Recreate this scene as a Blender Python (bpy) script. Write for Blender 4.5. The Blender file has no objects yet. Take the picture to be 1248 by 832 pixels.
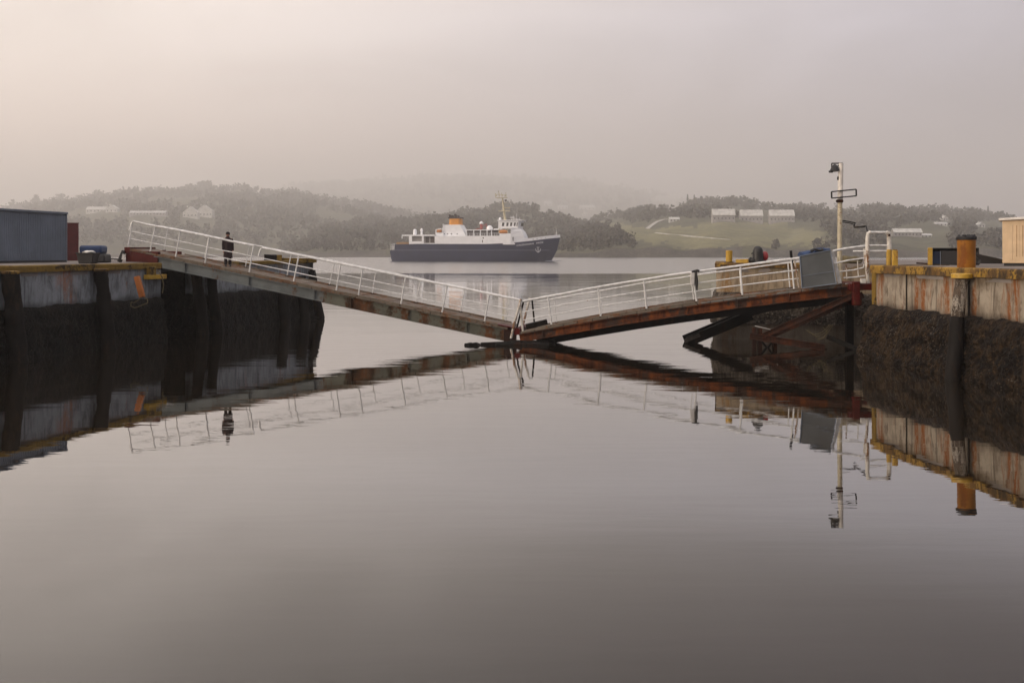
import bpy, bmesh, math, random
import numpy as np
from mathutils import Vector, Matrix, noise

random.seed(7)
rng = np.random.default_rng(7)
sc = bpy.context.scene
COL = sc.collection
R = math.radians

# ------------------------------------------------------------------ camera
FPX = 1213.0          # focal length in photo pixels (35 mm lens)
EYE = 4.0             # eye height over the water
HOR = 306.0           # horizon row of the photo
cam = bpy.data.cameras.new('camera')
cam.lens = 35.0; cam.sensor_width = 36.0
cam.shift_y = -(416 - HOR) / 1248.0
cam.clip_start = 0.1; cam.clip_end = 30000
camo = bpy.data.objects.new('camera', cam)
camo.location = (0, 0, EYE); camo.rotation_euler = (R(90), 0, 0)
COL.objects.link(camo); sc.camera = camo

# ------------------------------------------------------------------ render settings
sc.render.engine = 'CYCLES'
cy = sc.cycles
cy.use_denoising = True
cy.max_bounces = 8; cy.diffuse_bounces = 3; cy.glossy_bounces = 4; cy.transmission_bounces = 4
cy.volume_bounces = 4; cy.transparent_max_bounces = 8
cy.sample_clamp_indirect = 4.0
vs = sc.view_settings
vs.view_transform = 'Standard'; vs.look = 'None'; vs.gamma = 1.0; vs.use_curve_mapping = False
vs.exposure = 0.12

# ------------------------------------------------------------------ world and sun
SUN_AZ = R(-112)      # measured from +Y, negative is to the left
SUN_EL = R(18)
world = bpy.data.worlds.new('World'); sc.world = world; world.use_nodes = True
nt = world.node_tree; nt.nodes.clear()
def nn(t, typ, **kw):
    n = t.nodes.new(typ)
    for k, v in kw.items(): setattr(n, k, v)
    return n
def math_node(t, op, a, b=None, c=None, clamp=False):
    n = nn(t, 'ShaderNodeMath', operation=op, use_clamp=clamp)
    for i, v in enumerate((a, b, c)):
        if v is None: continue
        if hasattr(v, 'links'): t.links.new(v, n.inputs[i])
        else: n.inputs[i].default_value = v
    return n.outputs[0]
def mix_col(t, f, a, b, blend='MIX'):
    n = nn(t, 'ShaderNodeMix', data_type='RGBA', blend_type=blend)
    for s, v in ((n.inputs[0], f), (n.inputs[6], a), (n.inputs[7], b)):
        if hasattr(v, 'links'): t.links.new(v, s)
        elif isinstance(v, (int, float)): s.default_value = v
        else: s.default_value = (v[0], v[1], v[2], 1)
    return n.outputs[2]
def smooth(t, x, lo, hi, a=0.0, b=1.0):
    n = nn(t, 'ShaderNodeMapRange', interpolation_type='SMOOTHSTEP')
    t.links.new(x, n.inputs[0])
    for i, v in enumerate((lo, hi, a, b)): n.inputs[i + 1].default_value = v
    return n.outputs[0]

sky = nn(nt, 'ShaderNodeTexSky', sky_type='NISHITA', sun_disc=False)
sky.sun_elevation = SUN_EL; sky.sun_rotation = SUN_AZ % (2 * math.pi)
sky.dust_density = 4.0; sky.air_density = 1.4
tc = nn(nt, 'ShaderNodeTexCoord')
sep = nn(nt, 'ShaderNodeSeparateXYZ'); nt.links.new(tc.outputs['Generated'], sep.inputs[0])
el = sep.outputs[2]
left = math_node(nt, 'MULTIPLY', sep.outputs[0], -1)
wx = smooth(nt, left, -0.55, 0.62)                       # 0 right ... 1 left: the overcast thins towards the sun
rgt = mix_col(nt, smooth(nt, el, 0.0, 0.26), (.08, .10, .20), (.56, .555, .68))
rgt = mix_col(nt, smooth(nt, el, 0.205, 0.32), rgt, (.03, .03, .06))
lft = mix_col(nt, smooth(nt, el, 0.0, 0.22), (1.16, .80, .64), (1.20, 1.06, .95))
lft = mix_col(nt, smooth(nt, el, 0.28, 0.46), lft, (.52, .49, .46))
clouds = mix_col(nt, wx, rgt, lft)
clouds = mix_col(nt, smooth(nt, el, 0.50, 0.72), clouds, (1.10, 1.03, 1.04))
cn = nn(nt, 'ShaderNodeTexNoise'); cn.inputs['Scale'].default_value = 2.2; cn.inputs['Detail'].default_value = 4
mp = nn(nt, 'ShaderNodeMapping'); mp.inputs['Scale'].default_value = (1, 1, 3.2)
nt.links.new(tc.outputs['Generated'], mp.inputs[0]); nt.links.new(mp.outputs[0], cn.inputs['Vector'])
cn.inputs['Distortion'].default_value = .6
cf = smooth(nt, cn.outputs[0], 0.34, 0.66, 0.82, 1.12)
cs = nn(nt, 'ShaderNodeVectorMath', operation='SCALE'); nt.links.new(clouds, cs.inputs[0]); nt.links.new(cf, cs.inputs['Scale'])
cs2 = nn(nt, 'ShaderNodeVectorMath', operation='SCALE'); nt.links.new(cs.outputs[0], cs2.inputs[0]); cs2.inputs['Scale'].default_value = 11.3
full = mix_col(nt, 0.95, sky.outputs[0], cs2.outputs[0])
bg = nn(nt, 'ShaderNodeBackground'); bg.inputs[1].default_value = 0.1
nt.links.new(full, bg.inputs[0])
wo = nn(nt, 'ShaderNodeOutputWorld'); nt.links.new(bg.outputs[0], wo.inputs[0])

sl = bpy.data.lights.new('sun', 'SUN'); sl.energy = 2.8; sl.angle = R(14); sl.color = (1.0, .84, .67)
so = bpy.data.objects.new('sun', sl)
sd = Vector((math.sin(SUN_AZ) * math.cos(SUN_EL), math.cos(SUN_AZ) * math.cos(SUN_EL), math.sin(SUN_EL)))
so.rotation_euler = sd.to_track_quat('Z', 'Y').to_euler(); so.location = (-60, -10, 40)
COL.objects.link(so)

HAZE_DENSITY = 0.00040
HAZE_COLOR = (1.0, .977, .958)

# ------------------------------------------------------------------ helpers
def P(px, py, D):
    """the point seen at photo pixel (px,py) when it stands D metres away"""
    return Vector(((px - 624) * D / FPX, D, EYE - (py - HOR) * D / FPX))

def tag(o, label=None, cat=None, group=None, kind=None):
    if label: o['label'] = label
    if cat: o['category'] = cat
    if group: o['group'] = group
    if kind: o['kind'] = kind
    return o

def empty(name, loc, label=None, cat=None, group=None):
    o = bpy.data.objects.new(name, None); o.location = loc; o.empty_display_size = .3
    COL.objects.link(o); tag(o, label, cat, group)
    return o

def wloc(o):
    v = Vector((0, 0, 0))
    while o is not None:
        v = v + Vector(o.location); o = o.parent
    return v

def copy_tree(o, parent=None):
    c = o.copy(); COL.objects.link(c)
    if parent is not None: c.parent = parent
    for ch in [x for x in o.children]:
        copy_tree(ch, c)
    return c

class MB:
    def __init__(s): s.v = []; s.f = []
    def add(s, vs, fs):
        n = len(s.v); s.v += [tuple(v) for v in vs]; s.f += [tuple(n + i for i in f) for f in fs]; return s
    def box(s, lo, hi):
        x0, y0, z0 = lo; x1, y1, z1 = hi
        return s.add([(x0,y0,z0),(x1,y0,z0),(x1,y1,z0),(x0,y1,z0),(x0,y0,z1),(x1,y0,z1),(x1,y1,z1),(x0,y1,z1)],
                     [(0,3,2,1),(4,5,6,7),(0,1,5,4),(1,2,6,5),(2,3,7,6),(3,0,4,7)])
    def obox(s, c, ax, ay, az):
        """box centred on c with half-axis vectors"""
        c = Vector(c); ax = Vector(ax); ay = Vector(ay); az = Vector(az)
        vs = [c + sx*ax + sy*ay + sz*az for sz in (-1,1) for sx, sy in ((-1,-1),(1,-1),(1,1),(-1,1))]
        return s.add(vs, [(0,3,2,1),(4,5,6,7),(0,1,5,4),(1,2,6,5),(2,3,7,6),(3,0,4,7)])
    def beam(s, a, b, w, h, up=(0,0,1)):
        a = Vector(a); b = Vector(b); d = b - a; L = d.length; d.normalize()
        side = d.cross(Vector(up))
        if side.length < 1e-4: side = Vector((1, 0, 0))
        side.normalize(); u = side.cross(d)
        return s.obox((a + b) / 2, d * L / 2, side * w / 2, u * h / 2)
    def ibeam(s, a, b, w, h, t=.03, up=(0,0,1)):
        a = Vector(a); b = Vector(b); d = (b - a).normalized(); side = d.cross(Vector(up)).normalized(); u = side.cross(d)
        s.beam(a, b, t, h - 2*t, up)
        s.beam(a + u*(h/2 - t/2), b + u*(h/2 - t/2), w, t, up)
        s.beam(a - u*(h/2 - t/2), b - u*(h/2 - t/2), w, t, up)
        return s
    def tube(s, pts, r, n=8, cap=True):
        pts = [Vector(p) for p in pts]; m = len(pts); rs = r if isinstance(r, (list, tuple)) else [r] * m
        base = len(s.v); prev = None
        for i, p in enumerate(pts):
            d = (pts[min(i+1, m-1)] - pts[max(i-1, 0)]).normalized()
            if prev is None:
                ref = Vector((0,0,1)) if abs(d.z) < .9 else Vector((1,0,0))
                a = d.cross(ref).normalized()
            else:
                a = (prev - d * prev.dot(d)).normalized()
            prev = a; b = d.cross(a)
            for k in range(n):
                t = 2*math.pi*k/n
                s.v.append(tuple(p + (a*math.cos(t) + b*math.sin(t)) * rs[i]))
        for i in range(m-1):
            for k in range(n):
                k2 = (k+1) % n
                s.f.append((base+i*n+k, base+i*n+k2, base+(i+1)*n+k2, base+(i+1)*n+k))
        if cap:
            s.f.append(tuple(base + k for k in reversed(range(n))))
            s.f.append(tuple(base + (m-1)*n + k for k in range(n)))
        return s
    def lathe(s, c, prof, n=20, jit=0):
        c = Vector(c); base = len(s.v); m = len(prof)
        for r, z in prof:
            for k in range(n):
                t = 2*math.pi*k/n; j = 1 + random.uniform(-jit, jit)
                s.v.append((c.x + r*j*math.cos(t), c.y + r*j*math.sin(t), c.z + z))
        for i in range(m-1):
            for k in range(n):
                k2 = (k+1) % n
                s.f.append((base+i*n+k, base+i*n+k2, base+(i+1)*n+k2, base+(i+1)*n+k))
        s.f.append(tuple(base + k for k in reversed(range(n))))
        s.f.append(tuple(base + (m-1)*n + k for k in range(n)))
        return s
    def prism(s, poly, z0, z1):
        n = len(poly)
        return s.add([(x, y, z0) for x, y in poly] + [(x, y, z1) for x, y in poly],
                     [tuple(reversed(range(n))), tuple(range(n, 2*n))] + [(i, (i+1) % n, n + (i+1) % n, n + i) for i in range(n)])
    def blob(s, c, rad, sub=2, amp=.15, fr=1.5, seed=0):
        bm = bmesh.new(); bmesh.ops.create_icosphere(bm, subdivisions=sub, radius=1)
        c = Vector(c); vs = []
        for v in bm.verts:
            k = 1 + amp * noise.noise(v.co * fr + Vector((seed*3.1, seed*1.7, 0)))
            vs.append((c.x + v.co.x*rad[0]*k, c.y + v.co.y*rad[1]*k, c.z + v.co.z*rad[2]*k))
        s.add(vs, [[v.index for v in f.verts] for f in bm.faces]); bm.free()
        return s
    def build(s, name, mat, parent=None, bevel=0, smooth=True, label=None, sharp=35):
        off = wloc(parent) if parent is not None else Vector((0,0,0))
        me = bpy.data.meshes.new(name)
        me.from_pydata([(v[0]-off.x, v[1]-off.y, v[2]-off.z) for v in s.v], [], s.f)
        bm = bmesh.new(); bm.from_mesh(me); bmesh.ops.recalc_face_normals(bm, faces=bm.faces); bm.to_mesh(me); bm.free()
        me.materials.append(mat)
        if smooth:
            me.polygons.foreach_set('use_smooth', [True]*len(me.polygons)); me.set_sharp_from_angle(angle=R(sharp))
        o = bpy.data.objects.new(name, me); COL.objects.link(o)
        if parent is not None: o.parent = parent
        if bevel:
            b = o.modifiers.new('bevel', 'BEVEL'); b.width = bevel; b.segments = 2; b.limit_method = 'ANGLE'
        if label: o['label'] = label
        return o

# ------------------------------------------------------------------ materials
def base_mat(name, rough=.7, metal=0.0, spec=.5):
    m = bpy.data.materials.new(name); m.use_nodes = True
    t = m.node_tree; b = t.nodes['Principled BSDF']
    b.inputs['Roughness'].default_value = rough; b.inputs['Metallic'].default_value = metal
    b.inputs['Specular IOR Level'].default_value = spec
    return m, t, b
def pos(t): return nn(t, 'ShaderNodeNewGeometry').outputs['Position']
def noise_tex(t, scale, detail=4, rough=.55, vec=None, stretch=None, dist=0):
    n = nn(t, 'ShaderNodeTexNoise'); n.inputs['Scale'].default_value = scale
    n.inputs['Detail'].default_value = detail; n.inputs['Roughness'].default_value = rough
    n.inputs['Distortion'].default_value = dist
    v = vec if vec is not None else nn(t, 'ShaderNodeTexCoord').outputs['Object']
    if stretch:
        mpn = nn(t, 'ShaderNodeMapping'); mpn.inputs['Scale'].default_value = stretch
        t.links.new(v, mpn.inputs[0]); v = mpn.outputs[0]
    t.links.new(v, n.inputs['Vector'])
    return n.outputs[0]
def bump(t, b, h, strength=.3, dist=.02):
    n = nn(t, 'ShaderNodeBump'); n.inputs['Strength'].default_value = strength; n.inputs['Distance'].default_value = dist
    t.links.new(h, n.inputs['Height']); t.links.new(n.outputs[0], b.inputs['Normal'])

def plain(name, col, rough=.6, metal=0.0, var=.25, scale=3.0, spec=.5, bmp=.15):
    m, t, b = base_mat(name, rough, metal, spec)
    n = noise_tex(t, scale, 5)
    c = mix_col(t, smooth(t, n, .3, .75), tuple(x*(1-var) for x in col), tuple(min(1, x*(1+var*.6)) for x in col))
    t.links.new(c, b.inputs['Base Color'])
    if bmp: bump(t, b, noise_tex(t, scale*8, 3), bmp, .01)
    return m

def rusty(name, paint, amount=.5, rust=(.19, .055, .018), rust2=(.06, .022, .012), scale=1.1, rough=.65, streak=True):
    """painted steel with rust patches; amount 0..1"""
    m, t, b = base_mat(name, rough, spec=.5 if max(paint) > .4 else .15)
    n1 = noise_tex(t, scale, 6, .62, pos(t), (1, 1, .35) if streak else None, .3)
    n2 = noise_tex(t, scale*7, 5, .6, pos(t))
    s = math_node(t, 'ADD', math_node(t, 'MULTIPLY', n1, .72), math_node(t, 'MULTIPLY', n2, .28))
    k = .66 - .32 * amount
    mask = smooth(t, s, k - .035, k + .05)
    rc = mix_col(t, smooth(t, noise_tex(t, scale*3, 5, .6, pos(t), (1, 1, .4)), .35, .65), rust2, rust)
    pc = mix_col(t, smooth(t, noise_tex(t, scale*2, 4, .6, pos(t)), .3, .7), tuple(x*.68 for x in paint), paint)
    t.links.new(mix_col(t, mask, pc, rc), b.inputs['Base Color'])
    t.links.new(smooth(t, mask, 0, 1, rough - .15, .9), b.inputs['Roughness'])
    bump(t, b, math_node(t, 'ADD', n2, mask), .35, .012)
    return m

def concrete(name, lo, hi, rust_amt=.5, rustc=(.30, .095, .022), streakdark=.5):
    m, t, b = base_mat(name, .88, spec=.2)
    p = pos(t)
    st = noise_tex(t, 1.0, 7, .66, p, (4.2, 4.2, 1.1), .7)       # broken runs down the face
    blot = noise_tex(t, .8, 6, .66, p, (1, 1, .9), .4)
    fine = noise_tex(t, 11, 6, .7, p, (1, 1, .6))
    mid = tuple((a*.5 + c_*.5) for a, c_ in zip(lo, hi))
    c = mix_col(t, smooth(t, blot, .36, .62), mid, hi)
    c = mix_col(t, smooth(t, st, .46, .66, 0, .75), c, lo)
    runs = noise_tex(t, 1.0, 6, .62, p, (3.0, 3.0, .13), .25)
    c = mix_col(t, math_node(t, 'MULTIPLY', smooth(t, runs, .55, .70), streakdark*.8), c, tuple(x*.35 for x in lo))
    rr = math_node(t, 'MULTIPLY', smooth(t, noise_tex(t, 1.0, 7, .68, p, (1.1, 1.1, .17), .35), .60 - .14*rust_amt, .72 - .14*rust_amt), smooth(t, fine, .28, .56))
    c = mix_col(t, math_node(t, 'MULTIPLY', rr, min(1, .45 + .6*rust_amt)), c, rustc)
    c = mix_col(t, smooth(t, fine, .56, .74, 0, .55), c, tuple(x*.6 for x in lo))
    c = mix_col(t, smooth(t, noise_tex(t, 3.4, 7, .75, p, (1, 1, .45)), .60, .68, 0, .55), c, tuple(min(1, x*1.3) for x in hi))
    sz = nn(t, 'ShaderNodeSeparateXYZ'); t.links.new(p, sz.inputs[0])
    # brown stain washed down from under the coping, and a damp line where the tide reaches
    z1 = math_node(t, 'ADD', sz.outputs[2], math_node(t, 'MULTIPLY', blot, 1.6))
    c = mix_col(t, smooth(t, z1, 3.62, 4.15, 0, .85*rust_amt), c, tuple(x*.5 for x in (rustc[0]*.5, rustc[1]*.8, rustc[2])))
    zz = math_node(t, 'ADD', sz.outputs[2], math_node(t, 'MULTIPLY', blot, .5))
    c = mix_col(t, smooth(t, zz, 2.40, 2.12, 0, .7), c, tuple(x*.4 for x in lo))
    t.links.new(c, b.inputs['Base Color'])
    bump(t, b, math_node(t, 'ADD', fine, st), .6, .03)
    return m

def weed_mat(name, dark, brown, speck_glint=.6):
    m, t, b = base_mat(name, .7, spec=.18)
    p = pos(t)
    n1 = noise_tex(t, 1.3, 6, .7, p); n2 = noise_tex(t, 11, 5, .75, p); n3 = noise_tex(t, 4.5, 4, .7, p, (1, 1, .32), .6)
    vo = nn(t, 'ShaderNodeTexVoronoi'); vo.inputs['Scale'].default_value = 9; t.links.new(p, vo.inputs['Vector'])
    c = mix_col(t, smooth(t, n1, .42, .60), dark, brown)
    c = mix_col(t, smooth(t, n3, .44, .60, 0, .85), c, tuple(x*.5 for x in dark))
    c = mix_col(t, smooth(t, n2, .54, .68, 0, .8), c, tuple(x*2.6 for x in brown))
    sp = math_node(t, 'MULTIPLY', smooth(t, vo.outputs['Distance'], .30, .12), smooth(t, noise_tex(t, .8, 4, .65, p), .50, .60))
    c = mix_col(t, math_node(t, 'MULTIPLY', sp, speck_glint), c, (.15, .125, .10))  # barnacle specks, with wet highlights painted in as pale colour
    t.links.new(c, b.inputs['Base Color'])
    bump(t, b, math_node(t, 'ADD', n2, math_node(t, 'MULTIPLY', vo.outputs['Distance'], .8)), 1.0, .10)
    return m

M = {}
M['concrete_warm'] = concrete('streaked_concrete', (.075, .052, .036), (.33, .285, .225), .88, (.20, .065, .012), streakdark=.8)
M['concrete_grey'] = concrete('grey_streaked_concrete', (.085, .09, .095), (.25, .27, .29), .25, streakdark=.75)
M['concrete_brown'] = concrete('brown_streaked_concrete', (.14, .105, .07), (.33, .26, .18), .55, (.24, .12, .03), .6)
M['weed'] = weed_mat('weed_and_mussels', (.007, .005, .004), (.042, .025, .012), .8)
M['weed_dark'] = weed_mat('dark_weed', (.004, .004, .0034), (.016, .012, .009), .35)
M['footing_lit'] = concrete('lightened_wet_footing', (.16, .13, .10), (.42, .36, .29), .35, (.20, .09, .03), .5)  # pier concrete copy, colour lightened against the shade under the deck
M['weed_lit'] = weed_mat('lightened_barnacled_band', (.05, .041, .033), (.14, .115, .09), .9)  # weed copy for the pier head, its lit look put into the colour
M['coping'] = rusty('worn_yellow_paint', (.34, .20, .035), .62, (.15, .085, .03), (.045, .032, .02), 1.6, .7, False)
M['coping_dull'] = rusty('dull_yellow_paint', (.21, .13, .025), .35, (.07, .045, .02), (.035, .025, .015), 1.3, .75, False)
M['timber'] = rusty('tarred_timber', (.010, .008, .007), .40, (.030, .020, .013), (.007, .006, .005), 2.0, .85)
M['timber_pale'] = rusty('bleached_timber', (.33, .295, .25), .62, (.10, .075, .055), (.045, .035, .028), 3.2, .85)
M['timber_grey'] = rusty('grey_timber', (.085, .075, .068), .45, (.05, .04, .032), (.025, .02, .016), 2.4, .9)
M['white'] = rusty('chipped_white_paint', (.74, .74, .73), .06, (.30, .16, .07), (.2, .12, .06), 2.4, .45, False)
M['white_worn'] = rusty('rust_stained_white_paint', (.66, .63, .57), .36, (.26, .11, .03), (.10, .05, .025), 2.2, .55)
M['girder_grey'] = rusty('grey_green_girder', (.15, .165, .165), .22, (.16, .07, .025), (.05, .03, .02), .75, .6)
M['girder_mid'] = rusty('rusting_girder', (.12, .12, .095), .50, (.11, .045, .018), (.035, .022, .014), .8, .65)
M['girder_rust'] = rusty('rusty_orange_girder', (.05, .028, .02), .58, (.17, .050, .014), (.055, .02, .011), .9, .75)
M['deck_steel'] = rusty('brown_deck_plate', (.17, .14, .11), .45, (.17, .085, .045), (.10, .068, .048), 1.1, .8, False)
M['deck_grey'] = rusty('grey_deck_plate', (.19, .18, .165), .42, (.21, .09, .04), (.10, .06, .04), .9, .8, False)
M['red_steel'] = rusty('dark_red_steel', (.080, .010, .008), .30, (.11, .035, .018), (.05, .02, .014), 1.4, .6)
M['black_steel'] = rusty('black_weedy_steel', (.010, .009, .008), .35, (.028, .014, .009), (.008, .007, .006), 1.6, .8)
M['rust_brown'] = rusty('brown_rusted_steel', (.035, .016, .011), .5, (.075, .026, .013), (.022, .011, .008), 1.8, .8)
M['cream_paint'] = rusty('peeling_cream_paint', (.56, .50, .36), .34, (.28, .13, .04), (.12, .06, .03), 2.0, .55)
M['panel_grey'] = plain('dull_grey_sheet', (.075, .082, .086), .55, .1, .22, 1.2)
M['slate'] = plain('blue_grey_steel_cladding', (.15, .18, .225), .5, .1, .18, 1.0)
M['dark'] = plain('near_black', (.012, .011, .012), .6)
M['black_rubber'] = plain('black_rubber', (.016, .015, .015), .55)
M['blue'] = plain('dark_blue_tarpaulin', (.009, .036, .115), .5)
M['pale'] = plain('pale_sheet', (.62, .60, .57), .6)
M['red'] = plain('bright_red_plastic', (.36, .018, .022), .35)
M['red_box'] = plain('dark_red_cladding', (.085, .010, .009), .5)
M['bollard'] = rusty('orange_rust_bollard', (.29, .115, .015), .38, (.24, .075, .015), (.16, .06, .015), 1.1, .6)
M['yellow'] = rusty('bright_worn_yellow', (.50, .30, .03), .30, (.26, .11, .03), (.10, .06, .02), 2.4, .6)
M['orange'] = plain('orange_timber_block', (.42, .125, .018), .6)
M['rope'] = plain('weathered_rope', (.13, .105, .055), .9)
M['cream'] = plain('cream_cladding', (.64, .47, .29), .55, var=.12)
M['roof_white'] = plain('pale_roof_edge', (.72, .68, .62), .5)
M['glass'] = plain('dark_glass', (.02, .024, .028), .08, var=.1, bmp=0)
M['lamp_glass'] = plain('lamp_glass', (.45, .45, .43), .15, bmp=0)
M['coat'] = plain('dark_brown_coat', (.026, .012, .013), .9, var=.3, scale=8)
M['trousers'] = plain('dark_trousers', (.015, .010, .012), .9)
M['skin'] = plain('skin', (.32, .17, .12), .55, bmp=0)
M['hat'] = plain('dark_knitted_hat', (.014, .010, .011), .95)
# ship
M['hull_blue'] = plain('navy_hull_paint', (.010, .016, .055), .7, var=.2, scale=.25)
M['ship_white'] = plain('ship_white_paint', (.84, .85, .87), .45, var=.06, scale=.5)
M['ship_line'] = plain('pale_line_paint', (.18, .19, .24), .5)
M['funnel'] = plain('amber_funnel_paint', (.62, .25, .02), .45, var=.08)
M['ship_dark'] = plain('ship_dark_openings', (.05, .035, .032), .6)
M['ship_cream'] = plain('cream_mast_paint', (.58, .52, .36), .5)
M['ship_orange'] = plain('lifeboat_orange', (.55, .20, .03), .45)
M['ship_red'] = plain('red_derrick_paint', (.32, .07, .06), .5)
M['ship_deck'] = plain('tan_deck', (.34, .20, .09), .7)
# land
M['roof_slate'] = plain('grey_slate_roof', (.50, .49, .48), .6, scale=.3)
M['house_white'] = plain('white_render', (.56, .55, .52), .7, scale=.3)
M['house_grey'] = plain('grey_render', (.34, .32, .31), .7, scale=.3)
M['bark'] = plain('tree_bark', (.05, .04, .03), .9)

# quay deck
m, t, b = base_mat('worn_quay_surface', .8, spec=.3)
p = pos(t)
c = mix_col(t, smooth(t, noise_tex(t, .35, 6, .65, p), .3, .7), (.10, .085, .075), (.23, .20, .18))
c = mix_col(t, smooth(t, noise_tex(t, 5, 5, .7, p), .55, .75, 0, .5), c, (.06, .05, .045))
t.links.new(c, b.inputs['Base Color']); bump(t, b, noise_tex(t, 12, 4, .6, p), .4, .02)
M['quay_deck'] = m

# water: flat calm close in, wind-ruffled from about 190 m out
m, t, b = base_mat('harbour_water', .0, spec=.5)
b.inputs['Base Color'].default_value = (.014, .010, .006, 1)
b.inputs['IOR'].default_value = 1.333
b.inputs['Coat Weight'].default_value = 1.0; b.inputs['Coat IOR'].default_value = 1.333
p = pos(t)
sp_ = nn(t, 'ShaderNodeSeparateXYZ'); t.links.new(p, sp_.inputs[0])
wob = noise_tex(t, .012, 3, .5, p, (1, .6, 1))
yy = math_node(t, 'ADD', sp_.outputs[1], math_node(t, 'MULTIPLY', math_node(t, 'SUBTRACT', wob, .5), 46))
ruff = smooth(t, yy, 168, 190)
rg = math_node(t, 'MULTIPLY_ADD', ruff, .20, .008); t.links.new(rg, b.inputs['Roughness']); t.links.new(rg, b.inputs['Coat Roughness'])
w1 = noise_tex(t, 1.0, 3, .5, p, (.10, .55, 1))
w2 = noise_tex(t, 1.0, 3, .6, p, (.55, 2.3, 1))
w3 = noise_tex(t, .06, 3, .5, p, (.6, 1.6, 1))
calm = smooth(t, w3, .35, .65, .35, 1.0)
h = math_node(t, 'ADD', math_node(t, 'MULTIPLY', w1, .020), math_node(t, 'MULTIPLY', w2, .0040))
near = smooth(t, sp_.outputs[1], 12, 42, .25, 1.0)
h = math_node(t, 'MULTIPLY', math_node(t, 'MULTIPLY', h, calm), near)
bn = nn(t, 'ShaderNodeBump'); bn.inputs['Strength'].default_value = 1.0; bn.inputs['Distance'].default_value = 1.0
t.links.new(h, bn.inputs['Height']); t.links.new(bn.outputs[0], b.inputs['Normal']); t.links.new(bn.outputs[0], b.inputs['Coat Normal'])
M['water'] = m

# land materials
def leafy(name, a, bcol, scale=.05):
    m, t, b = base_mat(name, .9, spec=.15)
    p = pos(t)
    c = mix_col(t, smooth(t, noise_tex(t, scale, 4, .6, p), .35, .65), a, bcol)
    c = mix_col(t, smooth(t, noise_tex(t, scale*9, 3, .6, p), .45, .7, 0, .5), c, tuple(x*1.7 for x in bcol))
    t.links.new(c, b.inputs['Base Color'])
    return m
M['wood'] = leafy('dark_winter_wood', (.045, .041, .030), (.085, .077, .056))
M['crown'] = leafy('tree_crown_leaves', (.045, .041, .030), (.085, .077, .056), .3)
M['hill'] = leafy('rough_hillside', (.05, .05, .032), (.09, .085, .05), .02)
M['field'] = leafy('yellowed_pasture', (.11, .105, .058), (.17, .155, .078), .025)
M['shore'] = leafy('rocky_foreshore', (.045, .04, .034), (.09, .08, .065), .08)
M['track'] = plain('pale_track', (.42, .40, .36), .9, bmp=0, scale=.2)

# ------------------------------------------------------------------ water
mb = MB(); mb.add([(-12000, -600, 0), (12000, -600, 0), (12000, 9600, 0), (-12000, 9600, 0)], [(0,1,2,3)])
tag(mb.build('water', M['water'], smooth=False), kind='structure')

# ------------------------------------------------------------------ hills across the water
def interp(tab, x):
    xs = [a for a, _ in tab]; ys = [b for _, b in tab]
    return np.interp(x, xs, ys)
# layers: (shore distance, crest distance, crest rows over photo columns, roughness)
LAYERS = [
    dict(s=1300, c=3100, rows=[(-1200,262),(-500,262),(-200,262),(0,257),(40,252),(90,245),(130,239),(180,235),(240,232),(300,232),(345,236),(380,240),(450,252),(520,268),(620,296),(700,306)]),
    dict(s=850,  c=1650, rows=[(330,306),(370,286),(400,275),(440,271),(500,272),(530,264),(580,258),(620,253),(650,253),(690,263),(720,278),(745,292),(780,306)]),
    dict(s=3600, c=7500, rows=[(150,262),(250,246),(330,232),(370,224),(440,219),(520,213),(600,213),(660,217),(730,222),(760,228),(800,236),(850,246),(950,262),(1100,290)]),
    dict(s=640,  c=1750, rows=[(620,306),(650,296),(690,277),(720,270),(760,262),(800,254),(850,249),(890,248),(920,250),(940,254),(980,254),(1040,255),(1080,255),(1120,257),(1180,262),(1220,266),(1260,277),(1350,284),(1600,276),(2000,280),(2600,285)]),
]
def layer_h(L, px, D):
    y = interp(L['rows'], px)
    hc = np.maximum((HOR - y) * L['c'] / FPX + EYE - 3.5, 0)
    hc = np.where(y > 304, 0, hc)
    u = np.clip((D - L['s']) / (L['c'] - L['s']), 0, 1)
    up = np.where(u > 0, .06 + .94 * (u ** .85), 0)
    dn = np.clip((D - L['c']) / (.45*L['c']), 0, 1)
    return hc * up * (1 - .55 * dn * dn * (3 - 2*dn)) - 2.0 * (D < L['s'])
def ground(px, D):
    px = np.asarray(px, float); D = np.asarray(D, float)
    z = np.full(np.broadcast(px, D).shape, -2.0)
    for L in LAYERS: z = np.maximum(z, layer_h(L, px, D))
    z = z + np.where(z > .5, (1.6*np.sin(px*.045 + D*.007) + 1.2*np.sin(px*.11 - D*.011 + 2))*D/1000, 0)
    z = np.where((z > -1.9) & (z < .35), .35, z)
    return z
def col_y(px, D): return HOR - (ground(px, D) - EYE) * FPX / D
def find_D(px, py, lo=640, hi=8200):
    """nearest distance at which the ground in column px reaches row py"""
    Ds = np.arange(lo, hi, 4.0); ys = col_y(px, Ds)
    k = np.where((ys <= py) & (ground(px, Ds) > 0))[0]
    return float(Ds[k[0]]) if len(k) else None
def gpoint(px, D): return Vector(((px-624)*D/FPX, D, float(ground(px, D))))

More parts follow.
